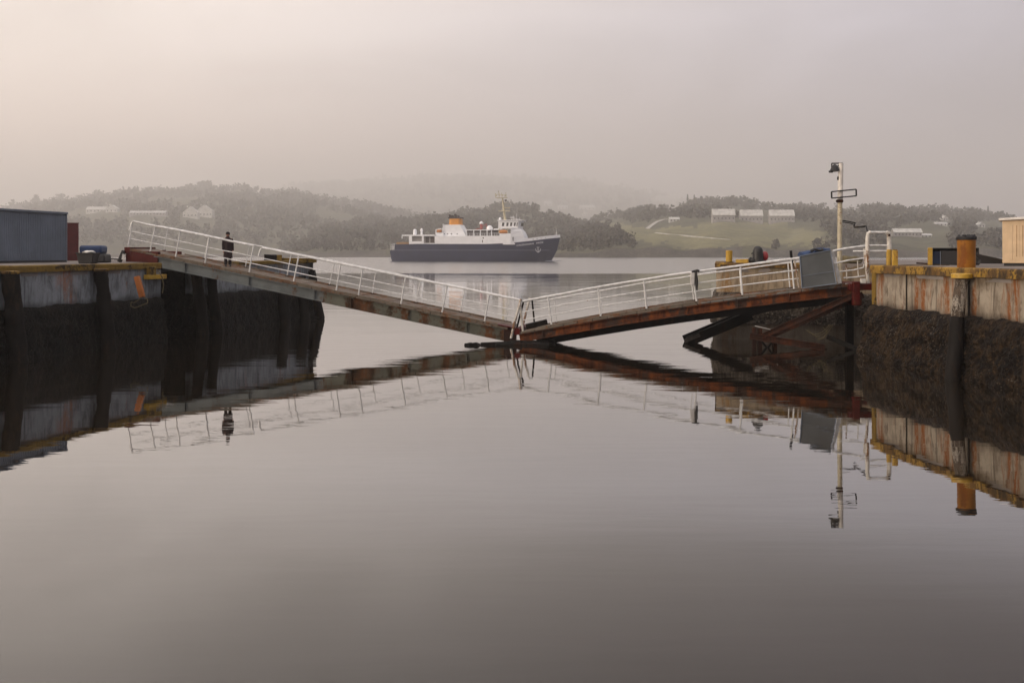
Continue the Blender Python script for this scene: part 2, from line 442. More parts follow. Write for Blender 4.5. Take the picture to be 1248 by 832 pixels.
pxs = np.concatenate([np.arange(-1000, -60, 30), np.arange(-60, 1320, 5), np.arange(1320, 2400, 30)]).astype(float)
Ds = np.concatenate([np.arange(630, 1100, 8), np.arange(1100, 2400, 14), np.arange(2400, 4000, 28), np.arange(4000, 9500, 90)]).astype(float)
PX, DD = np.meshgrid(pxs, Ds); Z = ground(PX, DD)
Xw = (PX - 624) * DD / FPX
nr, nc = PX.shape
verts = np.stack([Xw.ravel(), DD.ravel(), Z.ravel()], 1)
idx = np.arange(nr*nc).reshape(nr, nc)
quads = np.stack([idx[:-1,:-1].ravel(), idx[:-1,1:].ravel(), idx[1:,1:].ravel(), idx[1:,:-1].ravel()], 1)
def in_field(px, py, D):
    w = 2.5*np.sin(px*.09) + 1.5*np.sin(px*.23) + 2.0*np.sin(px*.41 + py*.7) + 1.2*np.sin(px*.9 - py)
    a = (px > 738+w*3) & (px < 868) & (py > 272 + (px-740)*.105 + w*.5) & (py < 283 + (px-738)*.22 + w) & (py < 304)
    bq = (px >= 815) & (px < 1002 + w*4) & (py > 277 + (px-870)*.02 + w*.4) & (py < 302 - (px-880)*.03 + w)
    b2 = (px >= 850) & (px < 960) & (py > 271) & (py < 279)
    return (a | bq | b2) & (D < 1950)
fz = verts[quads].mean(1)
fpx = fz[:,0]*FPX/fz[:,1] + 624; fpy = HOR - (fz[:,2]-EYE)*FPX/fz[:,1]
mi = np.zeros(len(quads), np.int32)
mi[in_field(fpx, fpy, fz[:,1])] = 1
mi[fz[:,2] < 2.6] = 2
keep = verts[quads][:,:,2].max(1) > -1.5
quads = quads[keep]; mi = mi[keep]
me = bpy.data.meshes.new('hills')
me.from_pydata(verts.tolist(), [], quads.tolist())
for k in ('hill', 'field', 'shore'): me.materials.append(M[k])
me.polygons.foreach_set('material_index', mi); me.polygons.foreach_set('use_smooth', [True]*len(quads))
ho = bpy.data.objects.new('hills', me); COL.objects.link(ho); tag(ho, kind='structure')

HOUSES = []
# houses
def house(px, py, wpx, hpx, label, gable=False, wall='house_white', roof='roof_slate', D=None, depth=8, group=None, lo_=640):
    D = find_D(px, py, lo_) or D or 1000
    HOUSES.append((px, py, wpx, D))
    g = P(px, py, D); w = wpx*D/FPX; h = hpx*D/FPX; q_ = D/1000; depth = depth*q_
    root = empty('hill_house', g, label, 'house', group)
    x0, x1 = g.x - w/2, g.x + w/2; y0, y1 = g.y - 1, g.y - 1 + depth; z0 = g.z - 3*q_
    if gable:
        hw = g.z + h*.5; hr = g.z + h
        MB().add([(x0,y0,z0),(x1,y0,z0),(x1,y0,hw),((x0+x1)/2,y0,hr),(x0,y0,hw),(x0,y1,z0),(x1,y1,z0),(x1,y1,hw),((x0+x1)/2,y1,hr),(x0,y1,hw)],
                 [(0,1,2,3,4),(9,8,7,6,5),(0,4,9,5),(1,6,7,2),(0,5,6,1),(2,7,8,3),(3,8,9,4)]).build('wall', M[wall], root, smooth=False)
        r_ = MB(); xm = (x0+x1)/2
        for sx, xe in ((-1, x0), (1, x1)):
            r_.add([(xm,y0-.4,hr+.05),(xm,y1+.4,hr+.05),(xe+sx*.4,y1+.4,hw-.2),(xe+sx*.4,y0-.4,hw-.2),
                    (xm,y0-.4,hr+.4),(xm,y1+.4,hr+.4),(xe+sx*.4,y1+.4,hw+.15),(xe+sx*.4,y0-.4,hw+.15)],
                   [(0,1,2,3),(4,7,6,5),(0,3,7,4),(1,5,6,2),(0,4,5,1),(3,2,6,7)])
        ro = r_.build('roof', M[roof], root, smooth=False)
    else:
        hw = g.z + h*.52; hr = g.z + h; ym = (y0+y1)/2
        MB().add([(x0,y0,z0),(x1,y0,z0),(x1,y0,hw),(x0,y0,hw),(x0,y1,z0),(x1,y1,z0),(x1,y1,hw),(x0,y1,hw),(x0,ym,hr),(x1,ym,hr)],
                 [(0,1,2,3),(4,7,6,5),(0,3,8,7,4),(1,5,6,9,2),(2,9,8,3),(6,7,8,9)]).build('wall', M[wall], root, smooth=False)
        r_ = MB()
        for yb in (y0-.5, y1+.5):
            r_.add([(x0-.4,ym,hr+.06),(x1+.4,ym,hr+.06),(x1+.4,yb,hw-.2),(x0-.4,yb,hw-.2),(x0-.4,ym,hr+.4),(x1+.4,ym,hr+.4),(x1+.4,yb,hw+.15),(x0-.4,yb,hw+.15)],
                   [(0,3,2,1),(4,5,6,7),(0,1,5,4),(3,7,6,2),(0,4,7,3),(1,2,6,5)])
        ro = r_.build('roof', M[roof], root, smooth=False)
    MB().box((x0+w*.2, (y0+y1)/2-.5*q_, hr-.3), (x0+w*.2+1.0*q_, (y0+y1)/2+.5*q_, hr+1.2*q_)).build('chimney', M[wall], ro, smooth=False)
    nwin = max(2, int(w/q_/3.2))
    for i in range(nwin):
        xc = x0 + w*(i+.5)/nwin; zc = (g.z + hw)/2
        MB().box((xc-.55*q_, y0-.1, zc-.75*q_), (xc+.55*q_, y0+.04, zc+.75*q_)).build('window', M['glass'], root, smooth=False)
    return root
house(118, 259, 26, 7, 'long low white house at the left end of the left headland', D=1300, roof='house_white')
house(136, 259, 14, 9, 'white gabled house at the right end of the long low white one', True, D=1290, roof='house_white')
house(180, 262, 44, 5, 'long pale low building between the left cottages and the two gabled white houses', D=1280, wall='house_grey')
house(232, 266, 18, 14, 'left of the pair of steep gabled white houses on the left headland', True, D=1270, roof='house_white')
house(249, 265, 20, 15, 'right of the pair of steep gabled white houses on the left headland', True, D=1275, roof='house_white')
house(668, 251, 10, 6, 'small pale house on the hill behind the ship bow', D=1500, wall='house_white')
house(686, 255, 12, 5, 'pale house among trees right of the small one above the ship bow', D=1500)
house(716, 256, 19, 6, 'white house with long sloping pale roof above the yellow field', D=1030, roof='house_white')
house(713, 263, 6, 5, 'tiny white outbuilding just below the long sloping roof', True, D=990, roof='house_white')
house(812, 247, 24, 9, 'long white house high on the right ridge near the skyline', D=1050, roof='house_white')
house(822, 270, 12, 5, 'small white cottage at the top of the pale farm track', D=900, roof='house_white')
house(882, 270, 27, 15, 'left of three long pale roofed terraces above the green field', D=980, wall='house_grey', roof='house_white')
house(916, 271, 27, 15, 'middle of three long pale roofed terraces above the green field', D=980, wall='house_grey', roof='house_white')
house(953, 271, 30, 15, 'right of three long pale roofed terraces above the green field', D=980, wall='house_grey', roof='house_white')
house(1106, 288, 34, 9, 'wide pale roofed house low on the right shore behind the white gate', D=800, wall='house_grey', roof='house_white')
house(1128, 289, 14, 4, 'low pinkish shed at the right end of the wide low house', D=790)
house(1147, 275, 14, 4, 'pale low house in the woods left of the orange bollard', D=930)
house(1152, 269, 6, 6, 'tiny white gabled house above the pale low one in the woods', True, D=960, roof='house_white')
house(1196, 277, 8, 6, 'small white house in the woods right of the orange bollard', True, D=930, roof='house_white')

# quads spread through crowns
def leaf_cloud(centres, radii, n_per, size):
    """random quads filling ellipsoids: centres (k,3), radii (k,3)"""
    k = len(centres); N = k*n_per
    d = rng.normal(size=(N, 3)); d /= np.linalg.norm(d, axis=1)[:, None]
    r = rng.random(N) ** .45
    c = np.repeat(centres, n_per, 0) + d * r[:, None] * np.repeat(radii, n_per, 0)
    a = rng.normal(size=(N, 3)); a /= np.linalg.norm(a, axis=1)[:, None]
    b_ = np.cross(a, rng.normal(size=(N, 3))); b_ /= np.linalg.norm(b_, axis=1)[:, None]
    s = (size * (.6 + .8*rng.random(N)))[:, None] if np.isscalar(size) else (np.repeat(size, n_per) * (.6 + .8*rng.random(N)))[:, None]
    v = np.stack([c - a*s - b_*s*.6, c + a*s - b_*s*.7, c + a*s*.7 + b_*s, c - a*s*.8 + b_*s*.7], 1).reshape(-1, 3)
    f = np.arange(N*4).reshape(-1, 4)
    return v, f
def mesh_np(name, v, f, mat):
    me = bpy.data.meshes.new(name)
    me.vertices.add(len(v)); me.vertices.foreach_set('co', v.astype(np.float32).ravel())
    me.loops.add(f.size); me.loops.foreach_set('vertex_index', f.astype(np.int32).ravel())
    me.polygons.add(len(f)); me.polygons.foreach_set('loop_start', np.arange(0, f.size, 4, dtype=np.int32))
    me.update(calc_edges=True); me.materials.append(mat)
    return me

n = 30000
tpx = rng.uniform(-420, 1700, n); u = rng.random(n)
tD = 650 * (11.0 ** u)
tz = ground(tpx, tD); ty = HOR - (tz - EYE) * FPX / tD
ok = (tz > 3.0) & ~in_field(tpx, ty, tD) & ~in_field(tpx, ty+4, tD)
# clearings
ok &= ~((tpx > 775) & (tpx < 1000) & (ty > 271) & (ty < 302))
cl = np.sin(tpx*.031 + 1.3)*np.sin(tD*.005 + tpx*.012) ; ok &= (cl < .5) | (tD < 1700) & (tpx < 760)
for hx_, hy_, hw_, hD_ in HOUSES:
    ok &= ~((np.abs(tpx - hx_) < hw_/2 + 6) & (tD < hD_ + 40) & (ty < hy_ + 13))
tpx, tD, tz = tpx[ok], tD[ok], tz[ok]
hgt = rng.uniform(4, 9.5, len(tpx)) * np.clip(tD/1000, .8, 4.5)
cen = np.stack([(tpx-624)*tD/FPX, tD, tz + hgt*.5], 1)
rad = np.stack([hgt*rng.uniform(.38, .62, len(tpx)), hgt*.5, hgt*.55], 1)
v, f = leaf_cloud(cen, rad, 26, hgt*.135)
o = bpy.data.objects.new('woodland', mesh_np('woodland', v, f, M['wood'])); COL.objects.link(o)
tag(o, 'dark leafless wood covering the misty hills across the water', 'woodland', kind='stuff')

# single trees standing clear on the skyline
def make_tree(h, spread, conif=False):
    root = empty('hill_tree', (0,0,0))
    tr = MB(); tr.tube([(0,0,-1),(h*.02,0,h*.3),(0,h*.01,h*.7)], [h*.035, h*.028, h*.01], 6)
    for k in range(5):
        a = k*1.3; z0 = h*(.25 + .08*k)
        tr.tube([(0,0,z0), (math.cos(a)*spread*.5, math.sin(a)*spread*.5, z0 + h*.2)], [h*.014, h*.004], 5)
    tr.build('trunk', M['bark'], root)
    k = 15
    if conif:
        cs_ = np.array([[0,0,h*(.2+.09*i)] for i in range(k)]); rs_ = np.array([[spread*.5*(1-i/k)+.3]*2+[h*.08] for i in range(k)])
    else:
        cs_ = np.array([[rng.normal()*spread*.2, rng.normal()*spread*.2, h*rng.uniform(.30,.88)] for _ in range(k)])
        rs_ = np.array([[spread*.25, spread*.25, h*.15] for _ in range(k)])
    v, f = leaf_cloud(cs_, rs_, 34, h*.035)
    c = bpy.data.objects.new('crown', mesh_np('crown', v, f, M['crown'])); COL.objects.link(c); c.parent = root
    return root
protos = [make_tree(13, 12), make_tree(11, 8), make_tree(15, 9), make_tree(12, 5, True)]
G_TREES = 'trees standing along the misty skyline'
tspots = [(42,0,2,1.35,3100),(50,0,1,1.0,3100),(72,0,0,.95,3100),(98,0,1,1.1,3100),(150,0,0,1.1,3100),(196,0,1,1.1,3100),(243,0,0,1.2,3100),(285,0,1,1,3100),(313,0,2,1.0,3100),
          (652,0,1,1.3,7500),(681,0,0,1.5,7500),(700,0,1,1.5,7500),(712,0,0,1.7,7500),(725,0,2,1.5,7500),
          (776,0,0,1.0,1750),(784,0,1,1.1,1750),(792,0,0,.9,1750),(812,0,1,.9,1750),(838,0,3,1.1,1750),(846,0,3,.9,1750),(856,0,2,.9,1750),(866,0,1,1.0,1750),(874,0,1,.8,1750),
          (900,0,0,.8,1750),(932,0,0,1.1,1750),(948,0,1,1.1,1750),(962,0,0,.9,1750),(985,0,1,1.0,1750),(1000,0,0,1.0,1750),(1022,0,1,.9,1750),
          (1066,0,0,1.1,1750),(1078,0,2,.9,1750),(1092,0,0,1.0,1750),(1112,0,2,1.0,1750),(1128,0,1,.8,1750),(1148,0,0,1.0,1750),(1166,0,1,.9,1750),(1184,0,0,1.1,1750),(1204,0,3,1.0,1750),(1212,0,0,.9,1750)]
placed = set()
for i, (px, _, k, s, D) in enumerate(tspots):
    src = protos[k]
    o = src if k not in placed else copy_tree(src)
    placed.add(k)
    g = gpoint(px, D); 
    s *= (1.0 if px < 80 else .75) * D/1150 if D > 2000 else D/1150*.92
    if D > 5000: s *= .5
    g.z -= (.5 if px < 80 else 2.5) * s; o.location = g; o.scale = (s, s, s); o.rotation_euler = (0, 0, i*1.7)
    o['category'] = 'tree'
    if px < 60: o['label'] = 'tall ragged tree leaning at the far left end of the misty skyline' if k == 2 else 'lower tree beside the tall ragged one at the far left skyline'
    elif 60 < px < 80: o['label'] = 'round lone tree between the ragged left tree and the left headland'
    else:
        if px < 400: o['group'] = 'trees along the crest of the left headland'; o['label'] = 'pale misty tree on the crest of the left headland'
        elif px < 740: o['group'] = 'trees on the farthest hill'; o['label'] = 'very faint tree on the farthest hill above the ship bow'
        elif k == 3: o['group'] = 'conifers on the right ridge'; o['label'] = 'slim pointed conifer rising from the wooded right ridge'
        elif px < 1050: o['group'] = 'trees behind the terraces'; o['label'] = 'dark misty tree on the ridge behind the pale roofed terraces'
        else: o['group'] = 'trees on the right skyline'; o['label'] = 'dark misty tree on the skyline between the lamp mast and the cream hut'

# pale track up the field
def track(pts, w, name):
    mbt = MB()
    P3 = []
    for px, py in pts:
        D = find_D(px, py, 640, 1950) or 1400
        P3.append(gpoint(px, D) + Vector((0,0,.5)))
    for a, b_ in zip(P3[:-1], P3[1:]):
        d = (b_ - a); s_ = Vector((-d.y, d.x, 0)).normalized()*w/2
        if s_.length < 1e-6: continue
        mbt.add([a-s_, b_-s_, b_+s_, a+s_, a-s_-Vector((0,0,1)), b_-s_-Vector((0,0,1)), b_+s_-Vector((0,0,1)), a+s_-Vector((0,0,1))],
                [(0,1,2,3),(7,6,5,4),(0,4,5,1),(2,6,7,3),(1,5,6,2),(0,3,7,4)])
    tag(mbt.build(name, M['track'], smooth=False), kind='structure')
track([(800,284),(815,286),(830,287),(850,289),(870,291),(890,293)], 3.0, 'farm_track')
track([(789,279),(794,275),(800,271),(808,268),(816,267)], 4, 'hill_lane')

# ------------------------------------------------------------------ haze
HB = ((-12500, -700, -3.2), (12500, 9800, 690))
hm = bpy.data.materials.new('harbour_haze'); hm.use_nodes = True
t = hm.node_tree; t.nodes.clear()
ov = nn(t, 'ShaderNodeOutputMaterial'); pv = nn(t, 'ShaderNodeVolumePrincipled')
pv.inputs['Density'].default_value = HAZE_DENSITY; pv.inputs['Color'].default_value = (*HAZE_COLOR, 1); pv.inputs['Anisotropy'].default_value = 0.5
t.links.new(pv.outputs[0], ov.inputs['Volume'])
hz = MB().box(*HB).build('haze', hm, smooth=False)
tag(hz, 'pale morning mist lying over the harbour and hills', 'haze', kind='stuff')

# ------------------------------------------------------------------ quays
QZ = 3.45
def wall_strip(name, path, z0, z1, cell, disp, mat, parent, rag=0.0):
    """a dense sheet along a plan path, pushed outward by disp(s, z, p)"""
    pts = [Vector((x, y, 0)) for x, y in path]
    samples = []
    for a, b_ in zip(pts[:-1], pts[1:]):
        L = (b_-a).length; k = max(1, int(L/cell)); d = (b_-a).normalized()
        nrm = Vector((d.y, -d.x, 0))
        for i in range(k + 1):
            samples.append((a + (b_-a)*i/k, nrm))
    nz = max(2, int((z1-z0)/cell)); vs_ = []
    for p_, nrm in samples:
        for j in range(nz + 1):
            z = z0 + (z1 + rag*(noise.noise(p_*1.1) + .6*noise.noise(p_*4.3)) - z0)*j/nz
            q = Vector((p_.x, p_.y, z))
            vs_.append(q + nrm * disp(q, z))
    fs_ = []
    for i in range(len(samples)-1):
        for j in range(nz):
            a = i*(nz+1)+j
            fs_.append((a, a+nz+1, a+nz+2, a+1))
    me = bpy.data.meshes.new(name); off = wloc(parent)
    me.from_pydata([tuple(v - off) for v in vs_], [], fs_); me.materials.append(mat)
    me.polygons.foreach_set('use_smooth', [True]*len(fs_))
    o = bpy.data.objects.new(name, me); COL.objects.link(o); o.parent = parent
    return o
def d_face(q, z): return .015*noise.noise(q*1.3) + .006*noise.noise(q*6)
def d_weed(top, amp=.16, flare=.22, ledge=.10):
    def fn(q, z):
        k = max(0, min(1, (top - z)/top))
        n_ = noise.fractal(q*1.9, 1.0, 2.1, 4) * .5 + .5
        n2 = noise.noise(q*8.5)
        soft = min(1, (top - z)/.35)
        return ledge*min(1, (top - z)/.06 if z < top else 0) + flare*k + soft*(amp*n_ + .07*n2 + .05*noise.noise(q*17))
    return fn
def coping(path, mat, parent, h=.24, w=.45, out=.07, seg=.55, drop=0.0):
    cp = MB(); pts = [Vector((x, y, 0)) for x, y in path]
    for a, b_ in zip(pts[:-1], pts[1:]):
        L = (b_-a).length; k = max(1, int(L/seg)); d = (b_-a).normalized(); nrm = Vector((d.y, -d.x, 0))
        prof_prev = None
        for i in range(k+1):
            q = a + (b_-a)*i/k; j = .018*noise.noise(Vector((q.x*3, q.y*3, 5))); j2 = .022*noise.noise(Vector((q.x*4, q.y*4, 9)))
            pr = [q + nrm*(out+j) + Vector((0,0,QZ-h+j2)), q + nrm*(out+j) + Vector((0,0,QZ-.02+j)), q + nrm*(out-.04+j) + Vector((0,0,QZ+.02+j)),
                  q - nrm*(w-out) + Vector((0,0,QZ+.02)), q - nrm*(w-out) + Vector((0,0,QZ-h))]
            if prof_prev is not None:
                n0 = len(cp.v); cp.v += [tuple(v) for v in prof_prev + pr]
                cp.f += [(n0+m_, n0+(m_+1)%5, n0+5+(m_+1)%5, n0+5+m_) for m_ in range(5)]
            else:
                n0 = len(cp.v); cp.v += [tuple(v) for v in pr]; cp.f.append(tuple(n0+m_ for m_ in range(5)))
            prof_prev = pr
        n0 = len(cp.v); cp.v += [tuple(v) for v in prof_prev]; cp.f.append(tuple(n0+m_ for m_ in reversed(range(5))))
    return cp.build('coping', mat, parent)

def Lq(px):   # point on the left quay line seen in photo column px
    r = (px-624)/FPX; t_ = (r*36 + 18.5)/(6.7 - 24*r); return (-18.5+6.7*t_, 36+24*t_)
NL = Vector((24, -6.7, 0)).normalized()
a1 = Lq(196); a2 = Lq(243); rec = 2.2
left_path = [(-22.5, 21.66), a1, (a1[0]-NL.x*rec, a1[1]-NL.y*rec), (a2[0]-NL.x*rec, a2[1]-NL.y*rec), a2, (-11.9, 59.6), (-13.6, 60.6), (-22, 62.0)]
# keep the wall clear of the surface sheet: solid core slightly behind the face
def solid(path, back, z0, z1, inset, name, mat, parent=None, kind=None):
    poly = [(x, y) for x, y in path] + back
    o = MB().prism(poly, z0, z1).build(name, mat, parent, smooth=False)
    if kind: tag(o, kind=kind)
    return o
lw = empty('quay_wall', (-18.5, 36, 0), 'stained grey concrete quay wall with dark weed on the left', 'quay wall')
wall_strip('concrete_face', left_path, 1.86, QZ-.1, .22, d_face, M['concrete_grey'], lw)
wall_strip('weed_band', left_path, -.9, 1.9, .12, d_weed(1.9), M['weed_dark'], lw, .10)
coping(left_path[:2], M['coping_dull'], lw)
coping(left_path[3:6], M['coping_dull'], lw, .16)
MB().prism([(-22.5,21.66), a1, (a1[0]-NL.x*rec, a1[1]-NL.y*rec), (a2[0]-NL.x*rec, a2[1]-NL.y*rec), a2, (-11.9,59.6), (-13.6,60.6), (-22,62), (-90,80), (-90,14)], QZ-.4, QZ).build('quay_deck', M['quay_deck'], smooth=False)['kind'] = 'structure'
MB().prism([(-23.2,21.9), (a1[0]-.9, a1[1]), (a1[0]-NL.x*rec-.6, a1[1]-NL.y*rec), (a2[0]-NL.x*rec-.6, a2[1]-NL.y*rec), (a2[0]-.8,a2[1]), (-12.7,59.2), (-14,60), (-22,61.4), (-90,79), (-90,14)], -2, QZ-.41).build('fill', M['weed_dark'], lw, smooth=False, label='dark stone core behind the face')

# right quay
RC = (13.7, 37.9)
right_path = [(9.3+1.6, 53), (9.3, 45.3), (14.1, 43.9), (16.6, 43.2), (16.6, 38.2), RC, (16.7, 14.8)]
right_wing = [(10.9, 53), (9.3, 45.3), (14.1, 43.9), (16.6, 43.2)]
right_main = [(16.6, 38.25), RC, (16.7, 14.8)]
rw = empty('quay_wall', (13.7, 37.9, 0), 'rust streaked pale concrete quay wall above thick brown weed on the right', 'quay wall')
wall_strip('concrete_face', right_main, 1.9, QZ-.1, .2, d_face, M['concrete_warm'], rw)
wall_strip('weed_band', right_main, -.9, 1.95, .065, d_weed(1.95, .30, .30, .12), M['weed'], rw, .10)
wall_strip('concrete_face', [(16.6, 43.2), (16.6, 38.25)], -1, QZ-.1, .3, d_face, M['weed_dark'], rw)
coping(right_main, M['coping'], rw, .27)
ww = empty('pier_head', (9.3, 45.3, 0), 'brown streaked concrete pier head behind the right bridge span', 'pier')
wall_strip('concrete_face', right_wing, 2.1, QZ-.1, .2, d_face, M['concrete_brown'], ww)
wall_strip('weed_band', right_wing, .75, 2.15, .1, d_weed(2.15, .16, .20, .02), M['weed_lit'], ww)
wall_strip('footing', right_wing, -1, .8, .2, lambda q, z: .16 + d_face(q, z)*3, M['footing_lit'], ww)
coping(right_wing[:3], M['coping'], ww, .2)
MB().prism([(10.9,53), (9.3,45.3), (14.1,43.9), (16.6,43.2), (16.6,38.2), RC, (16.7,14.8), (90,12), (90,75), (30,66), (13,60)], QZ-.4, QZ).build('quay_deck', M['quay_deck'], smooth=False)['kind'] = 'structure'
MB().prism([(11.6,53), (10.0,45.7), (14.3,44.6), (17.3,43.6), (17.3,37.6), (14.4,37.3), (17.4,15), (90,12.5), (90,74), (30,65.5), (13.3,59.7)], -2, QZ-.41).build('fill', M['weed_dark'], rw, smooth=False, label='dark stone core behind the face')

# vertical joints in the right wall
def off_point(A, B, n_, px, out):
    """point seen in column px on the wall line A-B moved out by `out` along n_"""
    ax, ay = A[0] + n_.x*out, A[1] + n_.y*out; dx, dy = B[0]-A[0], B[1]-A[1]; r_ = (px-624)/FPX
    t_ = (r_*ay - ax)/(dx - r_*dy); return (ax + dx*t_, ay + dy*t_)
def Rq(px):
    r = (px-624)/FPX; dx, dy = 16.7-13.7, 14.8-37.9
    # main wall from RC towards (16.7,14.8)
    t_ = (r*37.9 - 13.7)/(dx - r*dy); return (13.7+dx*t_, 37.9+dy*t_)
NR = Vector((-23.1, -3.0, 0)).normalized()   # outward (towards the water)
for px in (1105, 1181):
    x, y = Rq(px)
    MB().obox((x+NR.x*.01, y+NR.y*.01, 2.58), (-NR.y*.035, NR.x*.035, 0), NR*.012, (0,0,.66)).build('joint', M['timber'], rw, smooth=False)
x, y = Rq(1108)
MB().obox((Rq(1066)[0]+NR.x*.02, Rq(1066)[1]+NR.y*.02, 2.6), (-NR.y*.14, NR.x*.14, 0), NR*.03, (0,0,.62)).build('corner_guard', M['coping_dull'], rw, bevel=.01)

# ------------------------------------------------------------------ fender piles
def pile(px_top, px_bot, ytop, D, ztop, r, label, mat, cap=None, group='timber fender piles', Dbot=None, pale=None):
    Db = Dbot or D
    a = Vector(((px_top-624)*D/FPX, D, ztop)); b_ = Vector(((px_bot-624)*Db/FPX, Db, -1.0))
    root = empty('fender_pile', (b_.x, b_.y, 0), label, 'pile', group)
    k = 34; pts = []; rs = []
    for i in range(k+1):
        q = a.lerp(b_, i/k); q = q + Vector((noise.noise(q*1.1)*.05, noise.noise(q*1.1+Vector((9,0,0)))*.05, 0))
        pts.append(q); rs.append(r*(1 + .13*noise.noise(q*2.3) + .06*noise.noise(q*6) + (.10 if q.z < 1.8 else 0)))
    if pale:
        j = next(i for i, q in enumerate(pts) if q.z < pale)
        MB().tube(pts[:j+1], rs[:j+1], 14).build('bleached_head', M['timber_pale'], root)
        MB().tube(pts[j:], [x_*1.03 for x_ in rs[j:]], 14).build('shaft', M['timber'], root)
    else:
        MB().tube(pts, rs, 14).build('shaft', mat, root)
    if cap:
        MB().lathe((a.x, a.y, a.z-.02), [(r*1.05, 0), (r*1.12, .03), (r*1.1, .1), (r*.7, .12)], 14, .02).build('cap', M[cap], root)
    return root
def on_left(px, out=.28):
    return off_point((-18.5, 36), (-11.8, 60), NL, px, out)
for (pt, pb, zt, r, cap, lab) in ((13, 27, QZ-.26, .30, 'coping', 'thick black timber fender pile at the left edge of the left quay'),
                                 (123, 136, QZ-.26, .27, 'coping', 'black timber fender pile on the left quay wall beside the orange block'),
                                 (240, 250, QZ-.55, .26, None, 'black pile under the left span, nearest the dark recess'),
                                 (258, 268, QZ-.6, .24, None, 'black pile under the left span, just right of the one by the recess'),
                                 (343, 349, QZ-.9, .28, None, 'black pile under the left span below the grey timber screen'),
                                 (366, 374, QZ-.9, .28, None, 'second last pile before the far corner of the left quay')):
    x, y = on_left(pt, .32); x2, y2 = on_left(pb, .68)
    pile(pt, pb, 0, y, zt, r, lab, M['timber'], cap, Dbot=y2)
# kinked corner pile
cp = empty('corner_fender', (-11.6, 60, 0), 'kinked black timber fender at the outer corner of the left quay', 'fender', 'timber fender piles')
x, y = Lq(379)
MB().tube([P(380, 330, 59), P(386, 366, 58.8), P(391, 387, 58.6), P(388, 402, 58.8), P(383, 430, 59)], [.22,.26,.24,.26,.3], 12).build('shaft', M['timber'], cp)
MB().beam(P(372,386,58), P(392,387,58.4), .12, .12).build('waling', M['timber'], cp)
x, y = off_point(RC, (16.7, 14.8), NR, 1172, .30); q1 = Vector((x, y, 0)); x2, y2 = off_point(RC, (16.7, 14.8), NR, 1157, .95); q2 = Vector((x2, y2, 0))
pile(1172, 1157, 0, q1.y, QZ-.30, .20, 'leaning fender pile with bleached white head on the right quay wall', M['timber'], None, Dbot=q2.y, pale=2.05)
MB().lathe((q1.x, q1.y, QZ-.32), [(.2,0),(.33,.02),(.33,.14),(.26,.17)], 14, .04).build('pile_bracket', M['yellow'], rw)

# grey timber screen at the far end of the left quay
sx0 = P(324, 340, 57.2); sx1 = P(382, 340, 59.6)
scr = empty('timber_screen', (sx0.x, sx0.y, 0), 'weathered grey timber screen with yellow capping at the far end of the left quay', 'screen')
d = (Vector((sx1.x, sx1.y, 0)) - Vector((sx0.x, sx0.y, 0))); kk = 16
bd = MB()
for i in range(kk):
    c0 = Vector((sx0.x, sx0.y, 0)) + d*(i+.5)/kk + Vector((.02*random.uniform(-1,1), random.uniform(-.03,.03), 0))
    top = 3.42 + random.uniform(-.04,.04)
    bd.obox((c0.x, c0.y-.35, (top+1.4)/2), d/kk*.47, (0,.05,0), (random.uniform(-.01,.01),0,(top-1.4)/2))
bd.build('boarding', M['timber_grey'], scr, bevel=.01)
MB().beam(P(343, 316.5, 57.4), P(383, 317.5, 59.2), .5, .24).build('capping', M['coping_dull'], scr, bevel=.02)
MB().beam(P(322, 313.5, 57.0), P(337, 314, 57.2), .5, .34).build('dark_cap', M['timber'], scr, bevel=.02)
MB().beam(P(337, 314, 57.2), P(343, 314.3, 57.3), .5, .34).build('mossy_cap', M['coping_dull'], scr, bevel=.02)
# low brown kerb timber behind the left span
kb = MB(); kb.beam(P(284, 325, 53.5), P(320, 327, 56), .4, .55); kb.beam(P(262,322.5,53), P(284,323,53.5), .3,.2)
tag(kb.build('quay_kerb', M['rust_brown'], bevel=.02), 'low brown timber kerb on the left quay behind the person', 'kerb')

# ------------------------------------------------------------------ the folded footbridge: two spans
def Yl(X): return 43.1 - .183*(X-.14)
def Yr(X): return 43.1 - .2229*(X-.14)
def zl(X): return .66 - .1945*(X+.07)
def zr(X): return .48 + .1617*(X-.14) + .16*math.sin(math.pi*max(0,min(1,(X-.14)/13.9)))
PL = Vector((.18, .984, 0)); PR = Vector((.2176, .976, 0))
UL = Vector((.19, -.035, .98)).normalized(); UR = Vector((-.10, .02, .99)).normalized()
def bl(X, w=0, h=0): return Vector((X, Yl(X), zl(X))) + PL*w + UL*h
def br(X, w=0, h=0): return Vector((X, Yr(X), zr(X))) + PR*w + UR*h
def X_of(px, side):
    r = (px-624)/FPX
    k = .183 if side == 'l' else .2229
    D = (43.1 + k*.14)/(1 + k*r); return r*D
W = 2.25; RH = 1.28
left = empty('bridge_span', bl(-17.9), 'long grey steel footbridge span sloping down from the left quay to the water', 'footbridge')
right = empty('bridge_span', br(13.9), 'rusty orange footbridge span rising from the water to the right quay', 'footbridge')
X0, X1 = X_of(188,'l'), X_of(620,'l')
XM = X_of(395,'l')
def girder(fn, xa, xb, w, depth, mat, name, par, stiff=1.7, flange=.24, n_=1, drop=.10):
    g = MB(); k = max(1, n_)
    for i in range(k):
        u0 = xa + (xb-xa)*i/k; u1 = xa + (xb-xa)*(i+1)/k
        g.ibeam(fn(u0, w, -drop-depth/2), fn(u1, w, -drop-depth/2), flange, depth, .035)
    s_ = xa + stiff*.5
    while s_ < xb and stiff:
        g.obox(fn(s_, w-.055, -drop-depth/2), (.012,0,0), (0,.05,0), (0,0,depth/2-.03)); s_ += stiff
    return g.build(name, mat, par)
girder(bl, X0, XM, .12, .47, M['girder_grey'], 'near_girder', left, stiff=3.1)
